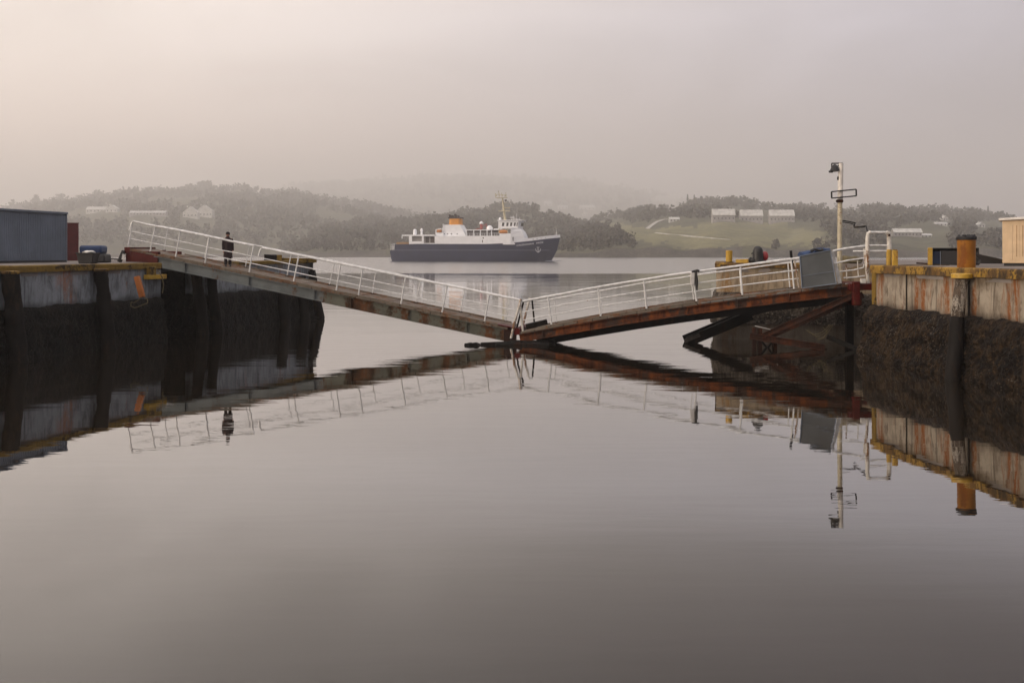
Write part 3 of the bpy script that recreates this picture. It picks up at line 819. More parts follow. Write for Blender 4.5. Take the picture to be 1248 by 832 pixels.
girder(bl, XM, X1, .12, .50, M['girder_mid'], 'near_girder', left, stiff=2.6)
girder(bl, X0, X1, W-.12, .47, M['girder_mid'], 'far_girder', left)
girder(br, X_of(632,'r'), X_of(1040,'r'), .12, .36, M['girder_rust'], 'near_girder', right, n_=6, stiff=2.0)
girder(br, X_of(640,'r'), X_of(1040,'r'), W-.12, .5, M['black_steel'], 'far_girder', right, n_=6, stiff=0)
ib = MB()
for i in range(6):
    u0 = X_of(650,'r') + (X_of(1030,'r')-X_of(650,'r'))*i/6; u1 = X_of(650,'r') + (X_of(1030,'r')-X_of(650,'r'))*(i+1)/6
    ib.beam(br(u0,.6,-.52), br(u1,.6,-.52), .2, .5)
ib.build('inner_dark_beam', M['black_steel'], right)  # plain black beam set back, filling the dark band below the near girder
# deck plates
def deck(fn, xa, xb, mat, name, par, n_, th=.09, w0=0, w1=W):
    g = MB()
    for i in range(n_):
        u0 = xa+(xb-xa)*i/n_+.012; u1 = xa+(xb-xa)*(i+1)/n_-.012
        j = random.uniform(-.012,.012)
        vs_ = [fn(u0,w0,j), fn(u1,w0,j), fn(u1,w1,j), fn(u0,w1,j), fn(u0,w0,j-th), fn(u1,w0,j-th), fn(u1,w1,j-th), fn(u0,w1,j-th)]
        g.add(vs_, [(0,1,2,3),(7,6,5,4),(0,4,5,1),(1,5,6,2),(2,6,7,3),(3,7,4,0)])
    return g.build(name, mat, par, bevel=.008)
deck(bl, X_of(158,'l'), X_of(619,'l'), M['deck_steel'], 'deck', left, 26)
deck(br, X_of(634,'r'), X_of(850,'r'), M['deck_steel'], 'deck', right, 12)
deck(br, X_of(850,'r'), X_of(1042,'r'), M['deck_grey'], 'deck', right, 12)
for w_ in (.04, W-.04):
    ke = MB(); ke.beam(bl(X_of(196,'l'), w_, .03), bl(X_of(612,'l'), w_, .03), .08, .07)
    ke.build('toe_kerb', M['deck_steel'], left, bevel=.008)
for w_ in (.04, W-.04):
    ke = MB()
    for i in range(6):
        u0 = X_of(655,'r') + (X_of(1030,'r')-X_of(655,'r'))*i/6; u1 = X_of(655,'r') + (X_of(1030,'r')-X_of(655,'r'))*(i+1)/6
        ke.beam(br(u0, w_, .03), br(u1, w_, .03), .08, .07)
    ke.build('toe_kerb', M['deck_steel'], right, bevel=.008)
# cross members below
cm = MB()
for px in range(215, 615, 24):
    X = X_of(px,'l'); cm.beam(bl(X,.25,-.32), bl(X,W-.25,-.32), .12, .3)
cm.build('cross_beams', M['girder_mid'], left)
cm = MB()
for px in range(650, 1035, 26):
    X = X_of(px,'r'); cm.beam(br(X,.25,-.3), br(X,W-.25,-.3), .12, .3)
cm.build('cross_beams', M['black_steel'], right)

def posts(fn, side, pxl, w, par, mat, r=.034, h=RH, wob=.04):
    for px in pxl:
        X = X_of(px, side) if w < 1 else px
        a = fn(X, w, -.03); tip = fn(X, w, h) + Vector((random.uniform(-wob,wob), 0, random.uniform(-.01,.01)))
        g = MB(); g.tube([a, a.lerp(tip, .5) + Vector((random.uniform(-.01,.01),0,0)), tip], r, 8)
        o = g.build('rail_post', mat, par)
        MB().obox(fn(X, w, .02), (.07,0,0), (0,.06,0), (0,0,.02)).build('foot_plate', M['rust_brown'], o)
def rail(fn, x0, x1, w, h, r, mat, par, name, n_=10, sag=.012, down=(False, False)):
    pts = []
    if down[0]: pts += [fn(x0-.10, w, h-.42), fn(x0-.07, w, h-.10)]
    for i in range(n_+1):
        X = x0 + (x1-x0)*i/n_
        pts.append(fn(X, w, h) + Vector((0, random.uniform(-sag,sag), random.uniform(-sag,sag))))
    if down[1]: pts += [fn(x1+.07, w, h-.10), fn(x1+.10, w, h-.42)]
    return MB().tube(pts, r, 8).build(name, mat, par)
near_l = [155, 182, 213, 249, 303, 357, 409, 436, 488, 538, 590]
posts(bl, 'l', near_l, .06, left, M['white'])
far_l = [X_of(170,'l') + 2.08*i for i in range(9)]
posts(bl, 'l', far_l, W-.06, left, M['white'], .026, RH-.13)
xa, xb, xc, xd = X_of(156,'l'), X_of(303,'l'), X_of(313,'l'), X_of(629,'l')
rail(bl, xa, xb, .06, RH, .046, M['white'], left, 'top_rail', 8, down=(True, False))
rail(bl, xc, xd, .06, RH, .043, M['white'], left, 'top_rail', 12, down=(True, False))
for hh in (.80, .47):
    rail(bl, xa, xb, .06, hh, .022, M['white'], left, 'mid_rail', 8)
    rail(bl, xb, xd, .06, hh, .022, M['white'], left, 'mid_rail', 12)
fl0, fl1 = X_of(160,'l'), -.4
rail(bl, fl0, fl1, W-.06, RH-.13, .034, M['white'], left, 'top_rail', 14)
# joint posts where the spans meet
j = MB(); j.tube([bl(X_of(625,'l'),.0,-.42), bl(X_of(626,'l'),.0,.5), bl(X_of(628,'l'),.0,1.34)], .055, 8)
j.build('end_post', M['white_worn'], left)
j = MB(); j.tube([bl(X_of(629,'l'),.1,.0), bl(X_of(631,'l'),.1,1.3)], .04, 8); j.build('end_post', M['black_steel'], left)
MB().tube([bl(X_of(627,'l'),W-.1,0), bl(X_of(629,'l'),W-.1,1.3)], .05, 8).build('end_post', M['white_worn'], left)
MB().tube([br(X_of(637,'r'),.05,0), br(X_of(637,'r'),.05,1.32)], .045, 8).build('end_post', M['white_worn'], right)
MB().tube([br(X_of(640,'r'),W-.1,0), br(X_of(640,'r'),W-.1,1.25)], .04, 8).build('end_post', M['black_steel'], right)
# hinge castings
hg = MB(); hg.obox(bl(X_of(622,'l'),.35,-.38), (.28,0,-.03), (0,.35,0), (0,0,.3)); hg.build('hinge_block', M['rust_brown'], left, bevel=.02)
hg = MB(); hg.tube([bl(X_of(630,'l'),.0,-.08), bl(X_of(630,'l'),W,-.08)], .16, 12); hg.build('hinge_pin', M['red_steel'], right)
hp = MB(); hp.obox(bl(X_of(618,'l'),.5,.02), (.5,0,-.1), (0,.5,0), (0,0,.03)); hp.build('hinge_plate', M['red_steel'], left, bevel=.01)

near_r = [672, 732, 788, 849, 905, 968]
posts(br, 'r', near_r, .06, right, M['white'], .038)
far_r = [X_of(668,'r') + 1.98*i for i in range(7)]
posts(br, 'r', far_r, W-.06, right, M['white'], .026, RH-.19)
xr0, xr1 = X_of(638,'r'), X_of(1014,'r')
rail(br, xr0, xr1, .06, RH, .048, M['white'], right, 'top_rail', 14)
rail(br, xr0, X_of(975,'r'), .06, .80, .024, M['white'], right, 'mid_rail', 12)
rail(br, xr0, X_of(975,'r'), .06, .47, .024, M['white'], right, 'mid_rail', 12)
rail(br, xr0+.3, X_of(1025,'r'), W-.06, RH-.19, .032, M['white'], right, 'top_rail', 14)
# doubled post at the panel, hooped brace
MB().tube([br(X_of(974,'r'),.06,0), br(X_of(972,'r'),.06,1.3)], .032, 8).build('rail_post', M['white_worn'], right)
MB().tube([br(X_of(969,'r'),.1,1.0), br(X_of(969,'r'),.1,1.62)], [.05,.055], 8).build('post_head', M['black_steel'], right)
# upper end rails, right of the panel
D1 = 40.0
def rp(px, py, D=D1): return P(px, py, D)
for nm, pts, r in (('top_rail', [rp(1015,306), rp(1030,303), rp(1056,299.5)], .046), ('mid_rail', [rp(1017,321), rp(1035,317), rp(1054,314.5)], .03),
                   ('mid_rail', [rp(1023,331), rp(1040,329), rp(1052,326), rp(1053,322)], .026), ('mid_rail', [rp(1028,338.5), rp(1040,338), rp(1054,336)], .026),
                   ('rail_post', [rp(1053.5,303), rp(1055.5,322), rp(1058,345)], .06), ('rail_post', [rp(1031,322.5), rp(1032,340)], .028), ('rail_post', [rp(1045,318), rp(1046,338)], .022)):
    MB().tube(pts, r, 8).build(nm, M['white_worn'] if nm == 'rail_post' else M['white'], right)
MB().add([rp(1013.5,306,40.1), rp(1016,305.5,40.1), rp(1026,345,40.1), rp(1021,346,40.1), rp(1013.5,306,40.25), rp(1016,305.5,40.25), rp(1026,345,40.25), rp(1021,346,40.25)],
         [(0,1,2,3),(7,6,5,4),(0,4,5,1),(1,5,6,2),(2,6,7,3),(3,7,4,0)]).build('panel_strut', M['white'], right)
# quay-end frames
rb = MB()
rb.beam(rp(1034,349.5,40.0), rp(1062,349.5,40.0), .35, .26); rb.beam(rp(1034,349,42.6), rp(1060,349,42.6), .3, .26)
rb.beam(rp(1043,343,39.85), rp(1043,372,39.85), .26, .26, (0,1,0)); rb.beam(rp(1034,345.5,41.2), rp(1062,345,41.2), 2.2, .10)
rb.build('end_frame', M['red_steel'], right, bevel=.015)
MB().box((14.05-.1,39.75,2.72), (14.05+.08,39.9,2.90)).build('notice_plate', M['pale'], right)
eb = MB(); xe = X_of(153,'l'); xf = X_of(192,'l')
for w_ in (.15, W-.15):
    eb.beam(Vector((xe, Yl(xe), 3.76)) + PL*w_, Vector((xf, Yl(xf), 3.72)) + PL*w_, .25, .52)
eb.beam(bl(xe+.1,.0,-.1), bl(xe+.1,W,-.1), .3, .3)
eb.build('end_frame', M['red_steel'], left, bevel=.015)
MB().beam(Vector((xe-.06, Yl(xe), 4.02)), Vector((xe-.28, Yl(xe), 3.5)), .25, .14).build('end_shoe', M['dark'], left, bevel=.01)
MB().beam(Vector((xe-.02, Yl(xe)-.14, 3.86)), Vector((xe-.06, Yl(xe)-.14, 3.6)), .05, .12).build('marker_plate', M['pale'], left)

# grey board on the right span
bo = empty('notice_board', br(X_of(1000,'r'), -.06), 'large plain grey board tied to the railing of the right span', 'board')
q = [rp(974.5,312,40.3), rp(1011.8,304.8,39.95), rp(1019,345.5,39.85), rp(977.5,351,40.2)]
q2 = [v + Vector((.012,.05,0)) for v in q]
MB().add(q + q2, [(0,1,2,3),(7,6,5,4),(0,4,5,1),(1,5,6,2),(2,6,7,3),(3,7,4,0)]).build('panel', M['panel_grey'], bo, smooth=False)
sm = MB()
for a, b_ in ((0,1),(1,2),(2,3),(3,0)): sm.beam(q[a]-Vector((0,.02,0)), q[b_]-Vector((0,.02,0)), .05, .035)
a_ = q[0].lerp(q[3], .63) - Vector((0,.012,0)); b_ = q[1].lerp(q[2], .63) - Vector((0,.012,0)); sm.beam(a_, b_, .015, .02)
sm.build('board_frame', M['slate'], bo)
# blue bundle behind its top
bt = MB(); bt.blob(P(984,310.5,41.0), (.36,.25,.20), 2, .3, 2, 1); bt.blob(P(997,306.5,41), (.32,.22,.17), 2, .4, 2.5, 2); bt.blob(P(1006,305.5,41), (.22,.2,.12), 2, .3, 2, 3)
tag(bt.build('tarpaulin', M['blue']), 'crumpled dark blue tarpaulin draped behind the grey board', 'tarpaulin')
bt = MB(); bt.tube([P(988,306,40.75), P(993,303.8,40.75), P(999,305.2,40.75), P(1003,303.8,40.75)], .06, 6)
tag(bt.build('black_hose', M['black_rubber']), 'short black hose lying on the blue tarpaulin', 'hose')

# black strap and white ring on the railing
st_ = MB(); X = X_of(852.5,'r'); st_.tube([br(X-.18,-.02,1.30), br(X+.05,-.03,1.33), br(X+.12,-.03,1.28)], .045, 8)
st_.tube([br(X-.02,-.03,1.28), br(X-.03,-.03,.9), br(X-.05,-.03,.5)], [.05,.075,.03], 8)
tag(st_.build('rope_strap', M['black_rubber']), 'black strap hanging from the railing of the right span', 'strap')
tag(MB().obox(br(X_of(847,'r'),-.03,1.0), (.09,0,0), (0,.03,0), (.02,0,.26)).build('rag', M['pale'], bevel=.02), 'pale cloth tied to the railing post beside the black strap', 'cloth')

# debris at the joint
db = MB(); db.beam(P(569,421.5,42.3), P(582,420.5,42.3), .25,.22); db.blob(P(572,420.5,42.3),(.2,.15,.13),2,.4,2,1); db.blob(P(580,420.5,42.3),(.22,.15,.12),2,.4,2,4)
tag(db.build('driftwood', M['black_steel']), 'small black lump of driftwood afloat left of the bridge joint', 'driftwood')
db = MB(); db.beam(P(586,419.6,42.6), P(636,417.5,42.4), .26, .16); db.beam(P(604,420.2,42.4), P(668,420.0,42.2), .3, .16); db.beam(P(622,417.5,42.9), P(676,418.5,43.2), .6, .2)
tag(db.build('sunken_beam', M['black_steel'], bevel=.02), 'long black timber half sunk under the bridge joint', 'timber')
tag(MB().beam(P(641,398,44.3), P(667,392,44.3), .5, .22).build('plank', M['timber'], bevel=.01), 'dark loose plank lying on the deck beside the joint posts', 'plank')

# ------------------------------------------------------------------ fallen gangway and rusty trestle under the right span
fg = empty('fallen_gangway', P(835,420,43.4), 'black fallen gangway dipping into the water under the right span', 'gangway')
g = MB(); a = P(838,416.5,43.3); b_ = P(916,384,43.3)
for off in (0, .9):
    g.beam(a + Vector((0,off,0)), b_ + Vector((0,off,0)), .14, .42)
g.build('side_girders', M['black_steel'], fg, bevel=.02)
MB().beam(a + Vector((.1,.45,.1)), b_ + Vector((0,.45,.1)), .8, .08).build('tread', M['black_steel'], fg, bevel=.01)
MB().beam(P(834,415.5,43.2), P(853,408,43.2), .12, .16).build('lip', M['timber_grey'], fg, bevel=.01)
MB().beam(b_ + Vector((-.4,0,-.05)), P(1030,352.5,42.6), .12, .17).build('hanger', M['black_steel'], fg)
tr = empty('rusty_trestle', P(926,425,41.2), 'rusty cross braced steel trestle standing in the water under the right span', 'trestle')
for i, (px, py) in enumerate(((919,399), (926,400), (944,411), (1004,424))):
    Dt = 41.4 if i < 3 else 40.7
    a = P(px, py, Dt); MB().beam(a, Vector((a.x, a.y, -1.5)), .16 if i < 3 else .2, .16, (0,1,0)).build('leg', M['rust_brown'], tr)
bx = MB(); bx.beam(P(927,414,41.35), P(944,436,41.35), .09,.07); bx.beam(P(944,412,41.3), P(927,436,41.3), .09,.07)
bx.build('cross_brace', M['black_steel'], tr)
MB().ibeam(P(914,409.5,41.2), P(1005,423.5,40.4), .2, .26, .03).build('lower_beam', M['rust_brown'], tr)
dg = MB(); dg.ibeam(P(926,411,41.1), P(1046,357,39.9), .16, .22, .03); dg.ibeam(P(936,410,41.8), P(1052,359,40.9), .16, .26, .03)
dg.build('raking_strut', M['rust_brown'], tr)
MB().beam(P(1046,357,39.9), P(1046,372,39.9), .2, .24, (0,1,0)).build('strut_foot', M['rust_brown'], tr)
cb = MB(); cb.tube([P(920,397,41.2), P(933,400,41.2), P(948,404,41.2)], .018, 5)
tag(cb.build('steel_cable', M['pale']), 'thin pale cable lying across the top of the trestle', 'cable')
cb = MB()
for k in range(3):
    cb.tube([P(982+9*u_+2*k, 402 + (9+2.5*k)*(1-(u_/1.6-1)**2)*.9 - 2*u_, 40.3+.05*k) for u_ in np.linspace(0, 3.2, 9)], .013, 5)
cb.tube([P(1003,399,40.3), P(1008,404,40.2), P(1004,412,40.25), P(996,414,40.3)], .013, 5)
tag(cb.build('rope_coil', M['rope']), 'loose coil of rope hanging under the right end of the bridge', 'rope')
tag(MB().beam(P(1008,410,40.8), P(1050,428,40.2), .22, .18).build('slipped_timber', M['black_steel'], bevel=.02), 'mossy timber slanting into the water at the foot of the recess', 'timber')
tag(MB().beam(P(1035,350,43.0), P(1035,425,43.0), .3,.3,(0,1,0)).build('recess_pile', M['timber'], bevel=.03), 'dark pile in the shaded recess beneath the bridge end', 'pile')

# ------------------------------------------------------------------ mast with floodlight
mx = 1023.3; MD = 42.4
ms = empty('lamp_mast', P(mx,346,MD), 'tall pale steel mast with floodlight at the quay end of the right span', 'mast')
MB().tube([P(mx,347,MD), P(mx,300,MD), P(mx+.4,246,MD)], [.12,.105,.10], 12).build('lower_pole', M['cream_paint'], ms)
MB().tube([P(mx+.4,246,MD), P(mx+1.5,199,MD)], [.12,.10], 12).build('upper_pole', M['roof_white'], ms)
k = MB(); k.beam(P(1013.5,199.3,MD), P(1026.5,199,MD), .05,.05); k.beam(P(1013.5,199.3,MD), P(1013.5,204,MD), .04,.04,(0,1,0)); k.tube([P(1018,204,MD), P(1025,200,MD)], .025, 6)
k.build('lamp_arm', M['black_steel'], ms)
lp = P(1017.2,202,MD)
fl = MB(); fl.lathe((lp.x, lp.y, lp.z-.24), [(.13,0),(.20,.03),(.17,.10),(.14,.2),(.08,.26),(.03,.30)], 16); fl_o = fl.build('floodlight', M['dark'], ms)
MB().lathe((lp.x, lp.y, lp.z-.27), [(.05,0),(.13,.015),(.13,.04)], 14).build('lens', M['lamp_glass'], fl_o)
MB().lathe((lp.x-.16, lp.y, lp.z-.30), [(.06,0),(.1,.02),(.1,.08),(.03,.1)], 10).build('sensor', M['dark'], ms)
k = MB(); k.blob(P(1021.6,217.3,MD), (.055,.06,.10), 2, .2); k.beam(P(1021.6,217,MD), P(1024.4,218,MD), .04,.04); k.build('small_camera', M['dark'], ms)
fr = MB(); cs_ = [P(1013.3,233.8,MD-.16), P(1043.3,230.8,MD-.16), P(1043.5,238.8,MD-.16), P(1013.5,241.6,MD-.16)]
for i in range(4): fr.beam(cs_[i], cs_[(i+1)%4], .05, .05)
fr.build('sign_frame', M['black_steel'], ms, label='empty black rectangular sign frame')
k = MB(); k.lathe(P(mx,247,MD), [(.13,0),(.15,.03),(.15,.1),(.13,.13)], 12); k.beam(P(1019,245,MD-.1), P(1026,245,MD-.1), .1,.07); k.build('clamp', M['rust_brown'], ms)
ar = MB(); ar.tube([P(1024.5,268.5,MD), P(1034,270,MD-.1), P(1042.5,271.8,MD-.2), P(1040.5,275.5,MD-.3)], .028, 6); ar.tube([P(1024.5,270.5,MD), P(1034,271.8,MD-.1), P(1041,273.6,MD-.2)], .02, 6)
ar.tube([P(1040.5,276.0,MD-.3), P(1048,276.2,MD-1.2), P(1055.5,275.2,MD-2.2), P(1057,282,MD-3.8)], .028, 6); ar.tube([P(1041,277.6,MD-.3), P(1054,276.8,MD-1.9)], .018, 6)
ar.build('cable_arm', M['black_steel'], ms)

# ------------------------------------------------------------------ gate on the right quay
GD = 38.3
gt = empty('quay_gate', P(1058,324,GD), 'white tubular gate frame standing at the corner of the right quay', 'gate')
for pts, r, nm in (([P(1057,326,GD), P(1057,290,GD), P(1058,284.5,GD), P(1061,283,GD)], .075, 'post'), ([P(1083.5,325,GD), P(1083.5,288,GD), P(1082.5,284,GD), P(1080,283,GD)], .085, 'post'),
                   ([P(1060,283,GD), P(1081,283,GD)], .045, 'top_bar'), ([P(1058,299,GD), P(1081,299,GD)], .032, 'bar'), ([P(1058,305.8,GD), P(1081,305.8,GD)], .032, 'bar'), ([P(1040,306,GD+1), P(1058,305.8,GD)], .026, 'bar')):
    MB().tube(pts, r, 10).build(nm, M['white_worn'] if nm == 'post' else M['white'], gt)
MB().beam(P(1083.5,285,GD-.09), P(1083.5,288,GD-.09), .06,.1,(0,1,0)).build('latch', M['rust_brown'], gt)
MB().tube([P(1083.3,304,GD), P(1083.3,325,GD)], .10, 10).build('yellow_sleeve', M['yellow'], gt)
kp = P(1090.3,323.4,37.4)
yb = empty('kerb_post', (kp.x, kp.y, QZ), 'short square yellow post beside the white gate', 'post')
MB().box((kp.x-.09,kp.y-.08,QZ), (kp.x+.10,kp.y+.06,QZ+.58)).build('shaft', M['yellow'], yb, bevel=.02)
MB().box((kp.x-.07,kp.y-.06,QZ+.58), (kp.x+.08,kp.y+.04,QZ+.61)).build('cap', M['coping_dull'], yb, bevel=.01)

# orange bollard
x, y = Rq(1165); bp = Vector((x, y, QZ)) - NR*.36
bo_ = empty('mooring_bollard', bp, 'large rust orange cylindrical bollard on the right quay edge', 'bollard')
MB().lathe(bp, [(.275,0),(.28,.04),(.275,.5),(.283,.89),(.285,.92)], 28).build('drum', M['bollard'], bo_)
cap = MB(); cap.lathe(bp+Vector((0,0,.91)), [(.30,0),(.315,.03),(.315,.10),(.27,.13)], 28, .03)
for i in range(26):
    a = random.uniform(0, 6.28); rr = random.uniform(.02,.28); cap.blob(bp + Vector((rr*math.cos(a), rr*math.sin(a), 1.03+random.uniform(0,.03))), (.045,.045,.04), 1, .4, 2, i)
cap.build('weedy_cap', M['dark'], bo_)

# dark open box
bx0 = P(1130.5,321,39.5)
ob = empty('open_crate', (bx0.x, bx0.y, QZ), 'low dark open fronted box with a yellow end on the right quay', 'box')
w = 1.85; d_ = .9; h_ = .68; z = QZ; t_ = .04
s_ = MB(); s_.box((bx0.x+.18,bx0.y,z+h_-t_),(bx0.x+w,bx0.y+d_,z+h_)); s_.box((bx0.x+.18,bx0.y,z),(bx0.x+w,bx0.y+d_,z+t_)); s_.box((bx0.x+.18,bx0.y+d_-t_,z+t_),(bx0.x+w,bx0.y+d_,z+h_-t_)); s_.box((bx0.x+w-t_,bx0.y,z+t_),(bx0.x+w,bx0.y+d_-t_,z+h_-t_))
s_.box((bx0.x+.48,bx0.y+.02,z+t_),(bx0.x+w-t_-.01,bx0.y+.05,z+h_-t_-.08))
s_.build('casing', M['dark'], ob, bevel=.01)
MB().box((bx0.x,bx0.y-.02,z),(bx0.x+.175,bx0.y+d_,z+h_+.005)).build('yellow_end', M['yellow'], ob, bevel=.01)
MB().box((bx0.x+.185,bx0.y+.3,z+t_+.01),(bx0.x+.46,bx0.y+.34,z+h_-t_-.1)).build('blue_panel', M['blue'], ob)
MB().box((bx0.x+.45,bx0.y-.01,z),(bx0.x+.475,bx0.y+.02,z+h_-.13)).build('divider', M['slate'], ob)
ob.rotation_euler = (0, 0, R(-23))
# slack mooring plate left of it
tag(MB().beam(P(1117,320.5,40.2), P(1130,321.5,40), .25,.06).build('steel_bar', M['rust_brown'], bevel=.01), 'thin rusty bar lying on the quay left of the dark box', 'bar')
# black boom
bm_ = MB(); q = [(1187,309),(1190,308.5),(1197,310.5),(1223,316),(1223,321.3),(1199,321.2),(1193,320.8),(1195,318),(1194.5,315),(1191,313)]
A = [P(a,b_,37.6) for a, b_ in q]; B = [v + Vector((.02,.25,0)) for v in A]; n_ = len(q)
bm_.add(A+B, [tuple(range(n_)), tuple(reversed(range(n_,2*n_)))] + [(i,n_+i,n_+(i+1)%n_,(i+1)%n_) for i in range(n_)])
tag(bm_.build('anchor_fluke', M['dark'], bevel=.02), 'black pointed steel boom resting on the quay between bollard and cream hut', 'boom')
tag(MB().tube([P(1184,319.5,37), P(1187,318.5,37), P(1190,320.5,37), P(1194,321,37)], .035, 6).build('chain', M['dark']), 'short black chain between the orange bollard and the boom', 'chain')

# cream hut
hp_ = P(1221.5, 321.5, 36.8); hut = empty('quay_hut', (hp_.x, hp_.y, QZ), 'small cream panelled hut at the right edge of the quay', 'hut')
hx, hy = hp_.x, hp_.y
MB().box((hx+.05,hy+.05,QZ),(hx+2.7,hy+2.0,QZ+.11)).build('base', M['dark'], hut)
MB().box((hx,hy,QZ+.11),(hx+2.75,hy+2.05,QZ+1.70)).build('wall', M['cream'], hut, bevel=.01)
pn = MB()
for i in range(13):
    xx = hx + .17 + i*.2 + (.03 if i % 3 else 0); pn.box((xx, hy-.012, QZ+.22), (xx+.165, hy-.002, QZ+1.52))
pn.build('panelling', M['cream'], hut, bevel=.004)
gp = MB()
for xx in (.46, .66): gp.box((hx+xx, hy-.018, QZ+.35), (hx+xx+.02, hy-.0125, QZ+1.5))
gp.build('slots', M['ship_deck'], hut)
rf = MB(); rf.add([(hx-.12,hy-.12,QZ+1.68),(hx+2.9,hy-.12,QZ+1.80),(hx+2.9,hy+2.2,QZ+1.80),(hx-.12,hy+2.2,QZ+1.68),(hx-.12,hy-.12,QZ+1.76),(hx+2.9,hy-.12,QZ+1.90),(hx+2.9,hy+2.2,QZ+1.90),(hx-.12,hy+2.2,QZ+1.76)],
                  [(0,3,2,1),(4,5,6,7),(0,1,5,4),(1,2,6,5),(2,3,7,6),(3,0,4,7)])
rf.build('roof', M['roof_white'], hut, bevel=.01)
hut.rotation_euler = (0, 0, R(-27))

# ------------------------------------------------------------------ on the pier head
yp = P(888.5, 320, 46.4)
b2 = empty('mooring_bollard', (yp.x, yp.y, QZ), 'small yellow and rust bollard at the corner of the pier head', 'bollard')
MB().lathe((yp.x,yp.y,QZ), [(.15,0),(.155,.05),(.15,.40),(.158,.52),(.158,.56),(.14,.58)], 18).build('drum', M['yellow'], b2)
MB().lathe((yp.x,yp.y,QZ), [(.22,0),(.22,.04),(.2,.05)], 18).build('base', M['rust_brown'], b2)
tag(MB().beam(P(897,318.5,45.7), P(912,318,45.5), .25,.18).build('kerb_block', M['yellow'], bevel=.015), 'loose bright yellow kerb block on the pier head', 'kerb block')
bk = empty('covered_post', (P(923,320,45.9).x, 45.9, QZ), 'rounded black covered mooring post beside the red buoy', 'post')
c0 = P(923.5,320,45.9); MB().lathe((c0.x,c0.y,QZ), [(.28,0),(.26,.1),(.235,.45),(.22,.58),(.18,.70),(.10,.77),(.02,.79)], 18, .04).build('cover', M['black_rubber'], bk)
k = MB(); k.blob((c0.x-.34,c0.y,QZ+.13),(.10,.12,.14),2,.3); k.blob((c0.x-.22,c0.y-.1,QZ+.12),(.13,.12,.14),2,.3,2,4); k.tube([(c0.x-.3,c0.y,QZ+.42),(c0.x-.2,c0.y,QZ+.48)], .03, 6); k.build('folds', M['black_rubber'], bk)
c1 = P(932,312,46.1)
bu = empty('buoy', (c1.x,c1.y,QZ), 'red round buoy hanging beside the black covered post', 'buoy')
MB().blob(c1,(.17,.17,.22),3,.06).build('float', M['red'], bu)
MB().lathe((c1.x,c1.y,QZ), [(.06,0),(.07,.2),(.10,.24)], 12).build('stem', M['dark'], bu)
cap = P(1035,319,44.2)
tag(MB().blob((cap.x,cap.y,QZ+.12),(.55,.3,.2),3,.5,1.6,3).build('net_heap', M['rope']), 'mossy heap of netting on the pier behind the mast foot', 'netting')
MB().beam(P(947.5,337,45.0), P(947.5,353,45.0), .2,.2,(0,1,0)).build('ladder_stub', M['timber'], ww)

# ------------------------------------------------------------------ left quay things
def container():
    a = Vector((-22.3, 49.8, QZ)); d = Vector((-.95, -4.9, 0)).normalized(); L = 6.0; H = 2.42; out = Vector((-d.y, d.x, 0)); 
    if out.x < 0: out = -out
    root = empty('metal_shed', a, 'long blue grey corrugated metal shed at the left edge of the quay', 'shed')
    nn_ = 48; vs_ = []; 
    def cor(i, z): 
        s_ = L*i/nn_; dd = .035 if (i % 2) else 0
        return a + d*s_ + out*(-dd) + Vector((0,0,z))
    g = MB()
    for i in range(nn_):
        # trapezoid ribs
        s0 = L*i/nn_; w_ = L/nn_
        pts = [(s0,0),(s0+w_*.35,0),(s0+w_*.5,-.03),(s0+w_*.85,-.03),(s0+w_,0)]
        for (u0,e0),(u1,e1) in zip(pts[:-1],pts[1:]):
            g.add([a+d*u0+out*e0+Vector((0,0,.08)), a+d*u1+out*e1+Vector((0,0,.08)), a+d*u1+out*e1+Vector((0,0,H-.08)), a+d*u0+out*e0+Vector((0,0,H-.08))], [(0,1,2,3)])
    g.build('corrugated_side', M['slate'], root, smooth=False)
    c = a + d*L/2 - out*1.25 
    MB().obox(c + Vector((0,0,H/2)), d*(L/2-.01), out*1.21, (0,0,H/2-.02)).build('body', M['slate'], root)
    t2 = MB(); t2.obox(c + Vector((0,0,H+.02)), d*(L/2+.06), out*1.32, (0,0,.05)); t2.build('roof', M['slate'], root, bevel=.01)
    b2_ = MB(); b2_.beam(a+out*.01+Vector((0,0,.05)), a+d*L+out*.01+Vector((0,0,.05)), .06, .1); b2_.build('sill', M['dark'], root)
    for s_ in (.0, L):
        MB().beam(a+d*s_+out*.005+Vector((0,0,.05)), a+d*s_+out*.005+Vector((0,0,H)), .07,.07,(0,1,0)).build('corner_post', M['slate'], root)
container()
rc = P(96,316,57)
rbx = empty('red_shed', (rc.x, rc.y, QZ), 'dark red metal box standing behind the blue grey shed', 'shed')
MB().box((rc.x-2.6, rc.y, QZ), (rc.x, rc.y+2.2, QZ+2.12)).build('body', M['red_box'], rbx, bevel=.02)
MB().box((rc.x-2.62, rc.y-.02, QZ+2.12), (rc.x+.02, rc.y+2.22, QZ+2.17)).build('roof', M['red_box'], rbx, bevel=.01)
kk_ = MB()
for i in range(9): kk_.box((rc.x-2.5+i*.28, rc.y-.02, QZ+.1), (rc.x-2.44+i*.28, rc.y-.001, QZ+2.05))
kk_.build('ribs', M['red_box'], rbx)
rbx.rotation_euler = (0, 0, R(24.5))
